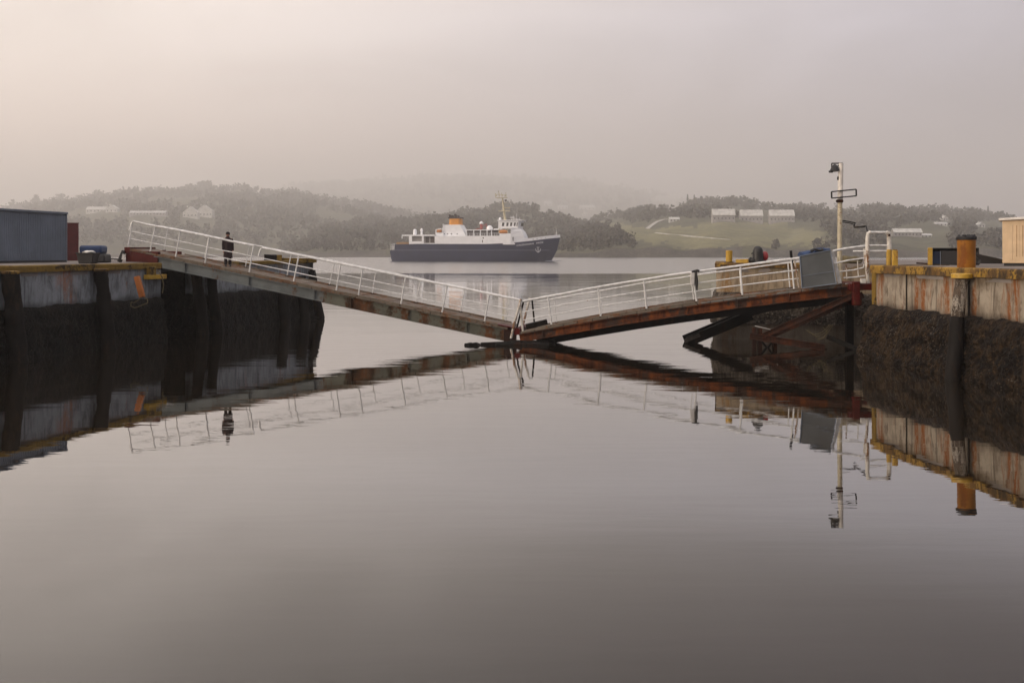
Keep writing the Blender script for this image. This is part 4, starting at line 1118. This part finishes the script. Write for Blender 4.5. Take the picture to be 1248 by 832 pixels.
# black tub
tb = P(107.5, 320, 44.0); tub = empty('black_tub', (tb.x, tb.y, QZ), 'open black tub holding pale sheeting on the left quay', 'tub')
def frus(c, w0, w1, d0, d1, z0, z1): 
    g = MB(); g.add([(c.x-w0,c.y-d0,z0),(c.x+w0,c.y-d0,z0),(c.x+w0,c.y+d0,z0),(c.x-w0,c.y+d0,z0),(c.x-w1,c.y-d1,z1),(c.x+w1,c.y-d1,z1),(c.x+w1,c.y+d1,z1),(c.x-w1,c.y+d1,z1)],
                    [(0,3,2,1),(4,5,6,7),(0,1,5,4),(1,2,6,5),(2,3,7,6),(3,0,4,7)]); return g
frus(tb, .30, .38, .3, .36, QZ, QZ+.46).build('body', M['black_rubber'], tub, bevel=.03)
frus(tb, .385,.40,.37,.385, QZ+.42, QZ+.48).build('rim', M['black_rubber'], tub, bevel=.01)
tag(MB().blob((tb.x+.02,tb.y+.05,QZ+.50),(.26,.26,.08),3,.3,2,2).build('pale_sheeting', M['pale']), 'crumpled pale sheeting heaped in the black tub', 'sheeting')
bs = P(114, 312, 47.5)
ctb = empty('covered_crate', (bs.x, bs.y, QZ), 'rounded dark blue covered bale on a black base behind the tub', 'bale')
g = frus(Vector((bs.x, bs.y, 0)), .52, .54, .42, .44, QZ+.40, QZ+.82); g.build('blue_cover', M['blue'], ctb, bevel=.12)
frus(Vector((bs.x+.12, bs.y, 0)), .60, .56, .45, .42, QZ+.0, QZ+.42).build('black_base', M['black_rubber'], ctb, bevel=.08)
tag(MB().tube([P(126,315.8,56), P(138,315.2,55), P(149,316.6,52)], .05, 6).build('mooring_hose', M['dark']), 'thin dark hose lying on the left quay towards the bridge end', 'hose')

# yellow bracket and orange block on the left wall
yb_ = empty('fender_bracket', P(176,338,43.6), 'yellow steel bracket bolted to the left quay wall below the bridge end', 'bracket')
q0 = Lq(174); q1_ = Lq(196)
A = Vector((q0[0], q0[1], 2.85)) + NL*.18; B = Vector((q1_[0], q1_[1], 2.85)) + NL*.18
MB().beam(A, B, .28, .20).build('bar', M['yellow'], yb_, bevel=.02)
C_ = A + Vector((.12,.3,.25)); MB().obox(C_, (.06,.2,0), (.1,-.02,0), (0,0,.22)).build('upright', M['coping_dull'], yb_, bevel=.02)
oc = P(170.5,349,42.6)
ot = MB(); ot.beam(P(167,337,42.6), P(173.5,362,42.5), .22, .22, (0,1,0))
tag(ot.build('fender_block', M['orange'], bevel=.02), 'leaning orange timber block hanging on the left quay wall', 'fender block')
rp_ = MB(); rp_.tube([P(172,362,42.4), P(168,366,42.3), P(163,369,42.3), P(160,368,42.3), P(159.5,373,42.3), P(164,375,42.3), P(168,374,42.3), P(175,371,42.3), P(180,369,42.3), P(180,365,42.4), P(176,362,42.4)], .022, 6)
tag(rp_.build('rope_loop', M['rope']), 'tangled yellowish rope hanging below the orange block', 'rope')
rp_ = MB(); rp_.tube([P(193,330,43.9), P(198,338,43.9), P(199.5,348,43.9), P(198,357,43.9)], .022, 6)
tag(rp_.build('hanging_rope', M['rope']), 'pale rope hanging from the left quay edge beside the recess', 'rope')

# ------------------------------------------------------------------ person on the left span
def person():
    X = X_of(277.5, 'l') ; f0 = bl(X-.3, 1.15, .0)
    px_ = Vector(((277.8-624)*f0.y/FPX, f0.y, zl(X-.35)+.03)); 
    root = empty('person', px_, 'person in a long dark brown coat and hat standing on the left span', 'person')
    S = 1.60/1.75
    def q(x,y,z): return Vector((x*S,y*S,z*S))
    vs_ = []; es = []; rs = []
    def chain(pts, parent=None):
        prev = parent
        for (p_, r) in pts:
            vs_.append(p_); rs.append(r*S); i = len(vs_)-1
            if prev is not None: es.append((prev, i))
            prev = i
        return prev
    pel = chain([(q(0,0,.95), .14)])
    chest = chain([(q(0,0,1.12), .13), (q(0,0,1.30), .155), (q(0,.01,1.42), .12)], pel)
    neck = chain([(q(0,.01,1.50), .055), (q(0,-.005,1.57), .075), (q(0,-.01,1.65), .095), (q(0,-.005,1.71), .075)], chest)
    for s_ in (-1,1):
        chain([(q(s_*.09,0,.88), .095), (q(s_*.10,-.01,.50), .06), (q(s_*.105,.02,.12), .042), (q(s_*.11,.0,.05), .042), (q(s_*.125,-.13,.03), .032)], pel)
        w_ = chain([(q(s_*.17,.01,1.40), .065), (q(s_*.225,.02,1.12), .047), (q(s_*.235,-.04,.88), .033), (q(s_*.235,-.06,.82), .03)], chest)
        palm = chain([(q(s_*.232,-.065,.77), .036)], w_)
        for kf, (dx, L_) in enumerate(((-.03,.075),(-.01,.085),(.012,.08),(.03,.06))):
            chain([(q(s_*.232,-.065+dx,.735), .0095), (q(s_*.225,-.067+dx,.735-L_*.5), .009), (q(s_*.212,-.066+dx,.735-L_), .008)], palm)
        chain([(q(s_*.215,-.10,.765), .011), (q(s_*.205,-.115,.73), .010)], palm)
    me = bpy.data.meshes.new('body'); me.from_pydata([tuple(v) for v in vs_], es, []); me.materials.append(M['skin'])
    o = bpy.data.objects.new('body', me); COL.objects.link(o); o.parent = root
    sk = o.modifiers.new('skin', 'SKIN'); lay = me.skin_vertices[0] if me.skin_vertices else None
    if lay is None:
        bm = bmesh.new(); bm.from_mesh(me); bm.verts.layers.skin.verify(); bm.to_mesh(me); bm.free(); lay = me.skin_vertices[0]
    for i, r in enumerate(rs): lay.data[i].radius = (r, r)
    lay.data[0].use_root = True
    ss = o.modifiers.new('sub', 'SUBSURF'); ss.levels = 2; ss.render_levels = 2
    # nose, ears
    off = px_
    fc = MB(); fc.blob(off+q(0,-.105,1.63), (.014,.022,.02), 2, 0); fc.blob(off+q(-.094,0,1.635),(.012,.02,.03),2,0); fc.blob(off+q(.094,0,1.635),(.012,.02,.03),2,0)
    fc.build('nose_and_ears', M['skin'], root)
    ey = MB()
    for s_ in (-1,1): ey.blob(off+q(s_*.032,-.092,1.655),(.012,.008,.008),2,0)
    ey.blob(off+q(0,-.094,1.59),(.024,.006,.005),2,0); ey.build('eyes_and_mouth', M['dark'], root)
    def loft(rings, nm, mat, n_=20):
        g = MB(); b0 = 0
        for (cx_, cy_, z_, rx, ry) in rings:
            for k_ in range(n_):
                a_ = 2*math.pi*k_/n_; wv = 1 + .03*math.sin(5*a_ + z_*4)
                g.v.append(tuple(off + q(cx_+rx*wv*math.cos(a_), cy_+ry*wv*math.sin(a_), z_)))
        for i in range(len(rings)-1):
            for k_ in range(n_):
                k2 = (k_+1) % n_; g.f.append((i*n_+k_, i*n_+k2, (i+1)*n_+k2, (i+1)*n_+k_))
        return g.build(nm, mat, root)
    loft([(0,0,.44,.235,.175),(0,0,.60,.225,.17),(0,0,.85,.205,.16),(0,0,1.02,.19,.15),(0,0,1.18,.20,.155),(0,0,1.34,.215,.15),(0,.005,1.43,.19,.13),(0,.01,1.49,.11,.10),(0,.01,1.54,.085,.085)], 'coat', M['coat'])
    for s_ in (-1,1):
        g = MB(); g.tube([off+q(s_*.16,.01,1.43), off+q(s_*.205,.012,1.32), off+q(s_*.232,.02,1.12), off+q(s_*.24,-.03,.92), off+q(s_*.236,-.055,.83)], [.075*S,.085*S,.070*S,.06*S,.055*S], 12); g.build('sleeve', M['coat'], root)
        g = MB(); g.tube([off+q(s_*.088,0,.80), off+q(s_*.10,-.005,.50), off+q(s_*.107,.02,.10)], [.12*S,.09*S,.075*S], 12); g.build('trouser_leg', M['trousers'], root)
        g = MB(); g.blob(off+q(s_*.118,-.055,.045), (.055*S,.15*S,.05*S), 3, .05); g.build('shoe', M['dark'], root)
    loft([(0,0,1.655,.104,.112),(0,0,1.69,.106,.113),(0,.005,1.73,.098,.104),(0,.01,1.77,.07,.075),(0,.01,1.79,.02,.022)], 'hat', M['hat'])
    root.rotation_euler = (0,0,R(25))
person()

# ------------------------------------------------------------------ the ship
def ship():
    root = empty('ferry', (0,0,0), 'small navy and white ship with amber funnel steaming across the misty water', 'ship')
    # local: x stern 0 -> bow 69, y across (negative = side we see), z up from the water
    def lerp(tab, x):
        return float(np.interp(x, [a for a,_ in tab], [b_ for _,b_ in tab]))
    deckz = [(0,4.3),(2.2,4.4),(2.6,6.7),(12,6.9),(40,6.8),(50,7.2),(58,8.1),(64,8.9),(69,9.4)]
    hb = [(0,4.5),(3,5.8),(10,6.5),(45,6.5),(54,5.6),(61,3.6),(66,1.6),(69,.15)]
    hw = [(0,2.6),(2,4.4),(6,5.9),(12,6.4),(44,6.3),(52,4.9),(58,3.0),(62,1.5),(64.6,.25),(69,.05)]
    xs = [0,.6,1.4,2.2,2.6,4,7,12,20,30,40,46,52,56,60,63,65,67,69]
    rings = []
    for x_ in xs:
        zt = lerp(deckz, x_); b_ = lerp(hb, x_); w_ = lerp(hw, x_)
        xb = x_ - max(0, (x_-60)) * .50       # raked stem
        low = -1.2
        zst = max(0, 1.8 - x_*1.1)
        sec = [(xb, .02, low+zst), (xb, w_*.9, low+.2+zst), (xb + (x_-xb)*.25, w_, .3+zst), (x_ - (x_-xb)*.5, w_+(b_-w_)*.5, 2.4+zst*.3), (x_ - (x_-xb)*.30, w_+(b_-w_)*.8, 4.2), (x_, b_, zt)]
        full_ = [(a, -c, z_) for a, c, z_ in reversed(sec)] + sec
        rings.append(full_)
    g = MB(); n_ = len(rings[0])
    for r_ in rings: g.v += r_
    for i in range(len(rings)-1):
        for k_ in range(n_-1): g.f.append((i*n_+k_, i*n_+k_+1, (i+1)*n_+k_+1, (i+1)*n_+k_))
        g.f.append((i*n_+n_-1, i*n_, (i+1)*n_, (i+1)*n_+n_-1))     # deck
    g.f.append(tuple(range(n_))); g.f.append(tuple(reversed(range((len(rings)-1)*n_, len(rings)*n_))))
    hull = g.build('hull', M['hull_blue'], root, sharp=30)
    st = MB()
    for x0_, x1_ in zip(xs[:-3], xs[1:-2]):
        if x0_ < 1: continue
        st.beam((x0_, -(lerp(hb,x0_)*.9+lerp(hw,x0_)*.1+.15), 4.35), (x1_, -(lerp(hb,x1_)*.9+lerp(hw,x1_)*.1+.15), 4.35), .2, .16)
        st.beam((x0_, (lerp(hb,x0_)*.9+lerp(hw,x0_)*.1+.15), 4.35), (x1_, (lerp(hb,x1_)*.9+lerp(hw,x1_)*.1+.15), 4.35), .2, .16)
    st.build('rubbing_strake', M['ship_line'], hull)
    # bow bulwark
    def side_panel(xl, zb, zt, inset=0.0, th=.12, mat='ship_white', nm='bulwark'):
        for s_ in (-1,1):
            gg = MB()
            for (xa_, xb_) in zip(xl[:-1], xl[1:]):
                ya, yb2 = s_*(lerp(hb,xa_)-inset), s_*(lerp(hb,xb_)-inset)
                gg.add([(xa_,ya,zb(xa_)),(xb_,yb2,zb(xb_)),(xb_,yb2,zt(xb_)),(xa_,ya,zt(xa_)),(xa_,ya-s_*th,zb(xa_)),(xb_,yb2-s_*th,zb(xb_)),(xb_,yb2-s_*th,zt(xb_)),(xa_,ya-s_*th,zt(xa_))],
                       [(0,1,2,3),(7,6,5,4),(0,4,5,1),(1,5,6,2),(2,6,7,3),(3,7,4,0)])
            gg.build(nm, M[mat], root, smooth=False)
    dz = lambda x_: lerp(deckz, x_)
    side_panel([55,58,61,64,66,68,69], lambda x_: dz(x_)-.02, lambda x_: dz(x_)+1.15)
    sl_ = MB()
    for xx in (58.5,60,61.5,63.2): 
        y_ = -(lerp(hb,xx)+.03); sl_.beam((xx-.4,y_-.0,dz(xx)+.45),(xx+.4,-(lerp(hb,xx+.4)+.03),dz(xx)+.5),.03,.22)
    sl_.build('fairleads', M['ship_dark'], root)
    # white superstructure side: x 9..55.5
    xl = [9,13.5,18,25,32,40,46,52,55.5]
    sup = MB()
    W2 = 6.3
    # long house aft part with openings (frame), then solid
    def blk(x0_,x1_,z0_,z1_,w_=W2): sup.box((x0_,-w_,z0_),(x1_,w_,z1_))
    blk(19.2, 50.0, 6.6, 10.1)
    # rounded forward end following hull
    def taper(x0_,x1_,w0_,w1_,z0_,z1_,x1t=None):
        x1t = x1_ if x1t is None else x1t
        sup.add([(x0_,-w0_,z0_),(x1_,-w1_,z0_),(x1_,w1_,z0_),(x0_,w0_,z0_),(x0_,-w0_,z1_),(x1t,-w1_,z1_),(x1t,w1_,z1_),(x0_,w0_,z1_)],
                [(0,3,2,1),(4,5,6,7),(0,1,5,4),(1,2,6,5),(2,3,7,6),(3,0,4,7)])
    taper(50.0,55.8,W2,4.6,6.6,10.1,55.2)
    taper(50.0,55.2,W2-.05,4.5,10.1,11.9,54.3)
    taper(50.0,54.3,W2-.1,4.4,11.9,13.3,52.9)
    taper(45.5,50.0,W2-.1,W2-.1,10.1,11.0)
    sup.build('superstructure', M['ship_white'], root, bevel=.06, smooth=False)
    # aft gallery frame
    af = MB()
    for s_ in (-1,1):
        y0_, y1_ = (-W2, -W2+.2) if s_ < 0 else (W2-.2, W2)
        af.box((5.6,y0_,10.0),(19.2,y1_,10.45)); af.box((8.6,y0_,6.6),(9.8,y1_,10.0)); af.box((13.9,y0_,6.6),(14.7,y1_,10.0)); af.box((9.8,y0_,6.6),(13.9,y1_,7.9)); af.box((14.7,y0_,6.6),(19.2,y1_,7.1))
        af.box((5.5,y0_,9.0),(5.9,y1_,10.0))
    af.box((5.6,-W2,10.45),(19.2,W2,10.6))
    af.build('aft_gallery', M['ship_white'], root, bevel=.04, smooth=False)
    MB().box((9,-5.2,6.6),(19,5.2,9.9)).build('aft_deckhouse', M['house_grey'], root)
    MB().box((3.0,-5.0,6.2),(8.6,5.0,7.6)).build('stern_deck', M['ship_deck'], root, bevel=.05)
    win = []
    for (x0_, x1_, z0_, z1_) in ((15.2,16.6,7.4,9.7),(17.2,18.8,7.4,9.7)):
        MB().box((x0_,-5.24,z0_),(x1_,-5.18,z1_)).build('doorway', M['ship_dark'], root)
    # stern railing
    sr = MB()
    for s_ in (-1,0,1):
        for xx in (.5,1.2,1.9): sr.tube([(xx,s_*4.3,4.3),(xx,s_*4.3,7.1-(1.9-xx)*.6)],.07,5)
    for z_ in (5.2,6.0,6.8): sr.tube([(.4,-4.3,z_-.2),(2.4,-4.8,z_+.1)],.06,5); sr.tube([(.4,4.3,z_-.2),(2.4,4.8,z_+.1)],.06,5); sr.tube([(.4,-4.3,z_-.2),(.4,4.3,z_-.2)],.06,5)
    sr.build('stern_rail', M['ship_white'], root)
    # davits / vents aft
    vt = MB(); vt.lathe((10.2,-3,10.6),[(.7,0),(.75,.5),(.7,2.0),(.3,2.3)],12); vt.build('vent', M['ship_white'], root)
    vt = MB(); vt.lathe((13.0,-3,10.6),[(.45,0),(.4,1.4),(.6,1.7),(.3,2.6)],12); vt.build('vent', M['ship_white'], root)
    # funnel casing
    fc = MB(); fc.add([(20.0,-4.2,10.1),(31.5,-4.2,10.1),(31.5,4.2,10.1),(20.0,4.2,10.1),(22.6,-4.2,14.6),(29.0,-4.2,14.6),(29.0,4.2,14.6),(22.6,4.2,14.6),(31.0,-4.2,11.2),(31.0,4.2,11.2)],
                      [(0,3,2,1),(4,5,6,7),(0,1,8,5,4),(2,3,7,6,9),(3,0,4,7),(1,2,9,8),(8,9,6,5)])
    fc.build('funnel_casing', M['ship_white'], root, smooth=False)
    MB().box((19.2,-5,10.1),(22.5,5,11.4)).build('boat_deck_house', M['ship_white'], root, bevel=.1)
    MB().tube([(19.3,-4.5,10.5),(19.3,-4.5,12.6),(21.5,-4.5,12.9)],.22,6).build('davit', M['ship_white'], root)
    MB().box((19.8,-5.3,11.5),(21.6,-3.6,12.6)).build('rescue_boat', M['ship_orange'], root, bevel=.3)
    MB().tube([(22.4,-4.4,12.2),(22.2,-4.4,14.9)],.2,6).build('davit', M['ship_white'], root)
    fn_ = MB(); fn_.add([(x_*1.0+c[0], y_, z_) for z_, (xa_, xb_) in ((14.6,(24.0,29.0)),(17.1,(24.2,28.9))) for c in ((0,0),) for x_, y_ in ((xa_,-1.6),(xa_+.8,-2.2),(xb_-.8,-2.2),(xb_,-1.6),(xb_,1.6),(xb_-.8,2.2),(xa_+.8,2.2),(xa_,1.6))],
                        [tuple(reversed(range(8))), tuple(range(8,16))] + [(i,(i+1)%8,8+(i+1)%8,8+i) for i in range(8)])
    fun = fn_.build('funnel', M['funnel'], root, smooth=False)
    MB().box((23.7,-2.3,17.1),(29.3,2.3,17.6)).build('funnel_top', M['ship_dark'], fun, bevel=.05)
    ex = MB()
    for xx, hh in ((24.2,1.3),(25.3,1.0),(26.4,1.5),(27.6,.9)): ex.tube([(xx,-.8,17.5),(xx-.15,-.8,17.5+hh)],.38,8); ex.tube([(xx,.8,17.5),(xx-.15,.8,17.4+hh)],.38,8)
    ex.build('exhaust_pipes', M['ship_dark'], fun)
    for xx in (22.6,24.0,25.6,28.0): MB().tube([(xx,-4.24,10.9),(xx,-4.15,10.9)],.25,10).build('porthole', M['ship_dark'], root)
    # open promenade midships
    pr = MB(); pr.box((31.5,-5.6,11.3+.9),(41.5,-5.4,12.4)); pr.box((31.5,5.4,12.2),(41.5,5.6,12.4)); pr.box((31.5,-5.6,12.4),(46,5.6,12.55))
    for xx in (31.8,34.8,37.5,40.2,42.0): pr.box((xx,-5.65,10.1),(xx+.35,-5.35,12.3)); pr.box((xx,5.35,10.1),(xx+.35,5.65,12.3))
    pr.build('promenade_frame', M['ship_white'], root)
    MB().box((32,-4.6,10.1),(45,4.6,12.3)).build('promenade_house', M['ship_dark'], root)
    pl = MB()
    for xx in np.arange(28.5,45.5,1.0): pl.tube([(xx,-6.2,10.1),(xx,-6.2,11.1)],.045,4)
    pl.tube([(28,-6.2,11.1),(45.5,-6.2,11.1)],.06,5); pl.tube([(28,-6.2,10.6),(45.5,-6.2,10.6)],.04,5); pl.build('deck_rail', M['ship_white'], root)
    MB().tube([(37.2,-1,12.5),(37.2,-1,15.0)],.55,10).build('crane_post', M['ship_red'], root)
    MB().lathe((37.2,-1,15.0),[(.85,0),(.8,.4),(.2,1.0)],12).build('crane_cap', M['ship_white'], root)
    dk = MB(); dk.tube([(37.4,-1,13.6),(39.3,-1.6,14.9),(39.6,-1.6,12.6)],.18,6); dk.tube([(35,-2,12.6),(36.6,-1.4,13.2)],.2,6); dk.build('derrick', M['ship_red'], root)
    MB().blob((41.0,-3.2,13.0),(1.25,1.2,1.3),3,0).build('dome', M['ship_white'], root)
    MB().box((43.0,-5.2,12.5),(46.3,5.2,12.9)).build('bridge_wing_deck', M['ship_white'], root)
    MB().blob((47.0,-5.6,11.6),(1.9,.9,.85),3,.03).build('lifeboat', M['ship_orange'], root)
    lbf = MB(); lbf.tube([(45.2,-5.9,10.9),(45.2,-5.9,12.7),(45.6,-4.9,13.1)],.14,6); lbf.tube([(48.8,-5.9,10.9),(48.8,-5.9,12.7),(48.4,-4.9,13.1)],.14,6); lbf.build('lifeboat_davit', M['ship_cream'], root)
    # wheelhouse
    wh = MB(); zt_ = 16.0
    wh.add([(44.8,-4.9,12.9),(52.6,-4.9,12.9),(53.4,-3.6,12.9),(53.4,3.6,12.9),(52.6,4.9,12.9),(44.8,4.9,12.9),(44.8,-4.9,zt_),(53.0,-4.9,zt_),(53.9,-3.6,zt_),(53.9,3.6,zt_),(53.0,4.9,zt_),(44.8,4.9,zt_)],
           [(5,4,3,2,1,0),(6,7,8,9,10,11)] + [(i,(i+1)%6,6+(i+1)%6,6+i) for i in range(6)])
    whl = wh.build('wheelhouse', M['ship_white'], root, smooth=False)
    for x0_, x1_ in ((46.2,47.3),(48.0,49.0),(49.5,50.5),(51.0,51.9),(52.1,52.7)):
        MB().add([(x0_,-4.93,13.9),(x1_-.25,-4.93,13.9),(x1_,-4.93,15.3),(x0_+.2,-4.93,15.3),(x0_,-4.85,13.9),(x1_-.25,-4.85,13.9),(x1_,-4.85,15.3),(x0_+.2,-4.85,15.3)],
                 [(0,1,2,3),(7,6,5,4),(0,4,5,1),(1,5,6,2),(2,6,7,3),(3,7,4,0)]).build('window', M['glass'], whl)
    for y_ in (-2.6,-.9,.9,2.6): MB().obox((53.75,y_,14.6),(.04,0,0),(0,.65,0),(.1,0,.65)).build('window', M['glass'], whl)
    MB().box((44.5,-5.3,zt_),(54.4,5.3,zt_+.35)).build('roof', M['ship_white'], whl, bevel=.05)
    MB().blob((45.2,-3,zt_+.8),(.6,.6,.7),2,0).build('radome', M['ship_white'], root)
    an = MB()
    for xx, hh in ((49.5,1.0),(50.2,1.9),(51.6,2.9),(52.8,1.1)): an.tube([(xx,-1,zt_+.3),(xx,-1,zt_+.3+hh)],.07,5)
    an.box((49.0,-1.4,zt_+1.4),(50.8,-.6,zt_+1.6)); an.tube([(50.5,-1,zt_+.9),(53,-1,zt_+.7)],.06,5); an.build('aerials', M['ship_white'], root)
    mt = MB(); mt.tube([(46.8,0,zt_+.3),(46.0,0,22.5),(45.7,0,25.4)],[.55,.42,.3],8); mst = mt.build('mast', M['ship_cream'], root)
    pf = MB(); pf.box((44.3,-1.6,20.0),(48.8,1.6,20.25)); pf.box((46.2,-.4,21.2),(48.9,.4,21.5)); pf.box((43.2,-1.4,25.3),(47.6,1.4,25.5)); pf.box((46.1,-.2,23.4),(47.3,.2,23.6)); pf.build('platform', M['ship_cream'], mst)
    ra = MB()
    for xx, hh in ((43.0,1.9),(44.4,3.0),(45.6,2.0),(46.8,1.2),(47.3,2.2)): ra.tube([(xx,-.5,25.4),(xx-.2,-.5,25.4+hh)],.10,5)
    for xx in (43.2,45.7,46.9): ra.blob((xx,-.5,26.4),(.42,.4,.3),1,0)
    ra.tube([(42.6,-.5,26.9),(47.6,-.5,26.4)],.09,5); ra.tube([(44,-.5,28),(44.8,-.5,26)],.08,5)
    ra.build('antennae', M['ship_cream'], mst)
    MB().box((46.6,-.5,24.1),(47.4,.3,24.7)).build('navigation_light', M['ship_dark'], mst, bevel=.05)
    MB().tube([(67.6,0,9.5),(67.5,0,13.0)],[.14,.06],6).build('jackstaff', M['ship_white'], root)
    MB().tube([(66.5,0,9.3),(67.6,0,11.6)],.05,5).build('stay', M['ship_white'], root)
    for xx in (38.5,50.8): MB().box((xx,-W2-.03,7.4 if xx<45 else 8.0),(xx+.35,-W2+.02,8.4 if xx<45 else 9.6)).build('porthole', M['ship_dark'], root)
    for xx in (46.0,): MB().tube([(xx-7,-W2-.03,9.2),(xx-7,-W2+.02,9.2)],.3,10).build('porthole', M['ship_dark'], root)
    # anchor in its recess
    hx_ = 60.6
    def hy_(x_): return -(lerp(hw,x_)+(lerp(hb,x_)-lerp(hw,x_))*.72) - .30
    ac = MB(); y_ = hy_(hx_)-.12
    ac.tube([(hx_,y_-.3,5.6),(hx_,y_,3.7)],.09,6); ac.tube([(hx_-.95,y_-.12,4.9),(hx_-.85,y_,4.2),(hx_,y_,3.5),(hx_+.85,y_+.45,4.2),(hx_+.95,y_+.35,4.9)],.10,6); ac.tube([(hx_-.55,y_-.25,5.5),(hx_+.55,y_+.05,5.5)],.07,6)
    ac.build('anchor', M['ship_white'], hull)
    # name on the bow
    for txt, x0_, sz in (('CALEDONIAN', 52.3, 1.0), ('PRIDE', 59.9, 1.0)):
        cu = bpy.data.curves.new('ship_name', 'FONT'); cu.body = txt; cu.size = sz; cu.extrude = .03; cu.space_character = 1.05
        to = bpy.data.objects.new('tmp', cu); COL.objects.link(to)
        bpy.context.view_layer.update()
        me = bpy.data.meshes.new_from_object(to.evaluated_get(bpy.context.evaluated_depsgraph_get()))
        bpy.data.objects.remove(to)
        for v_ in me.vertices:
            x_ = x0_ + v_.co.x; z_ = v_.co.y; zz = dz(x_) - 1.55 + z_
            f_ = max(0, min(1, (zz-4.2)/(dz(x_)-4.2)))
            yb_2 = lerp(hw,x_)+(lerp(hb,x_)-lerp(hw,x_))*(.8+.2*f_)
            v_.co = (x_, -yb_2 - .10 - v_.co.z, zz)
        me.materials.clear(); me.materials.append(M['ship_white'])
        o = bpy.data.objects.new('ship_name', me); COL.objects.link(o); o.parent = hull
    # bow wave
    bwv = MB(); bwv.blob((66.5,-1.5,.02),(3.2,.9,.22),3,.5,1.5,2); 
    bwv.build('bow_wave', M['ship_line'], root)
    root.rotation_euler = (0,0,R(-9))
    root.location = P(478.5, 0, 408); root.location.z = 0
ship()
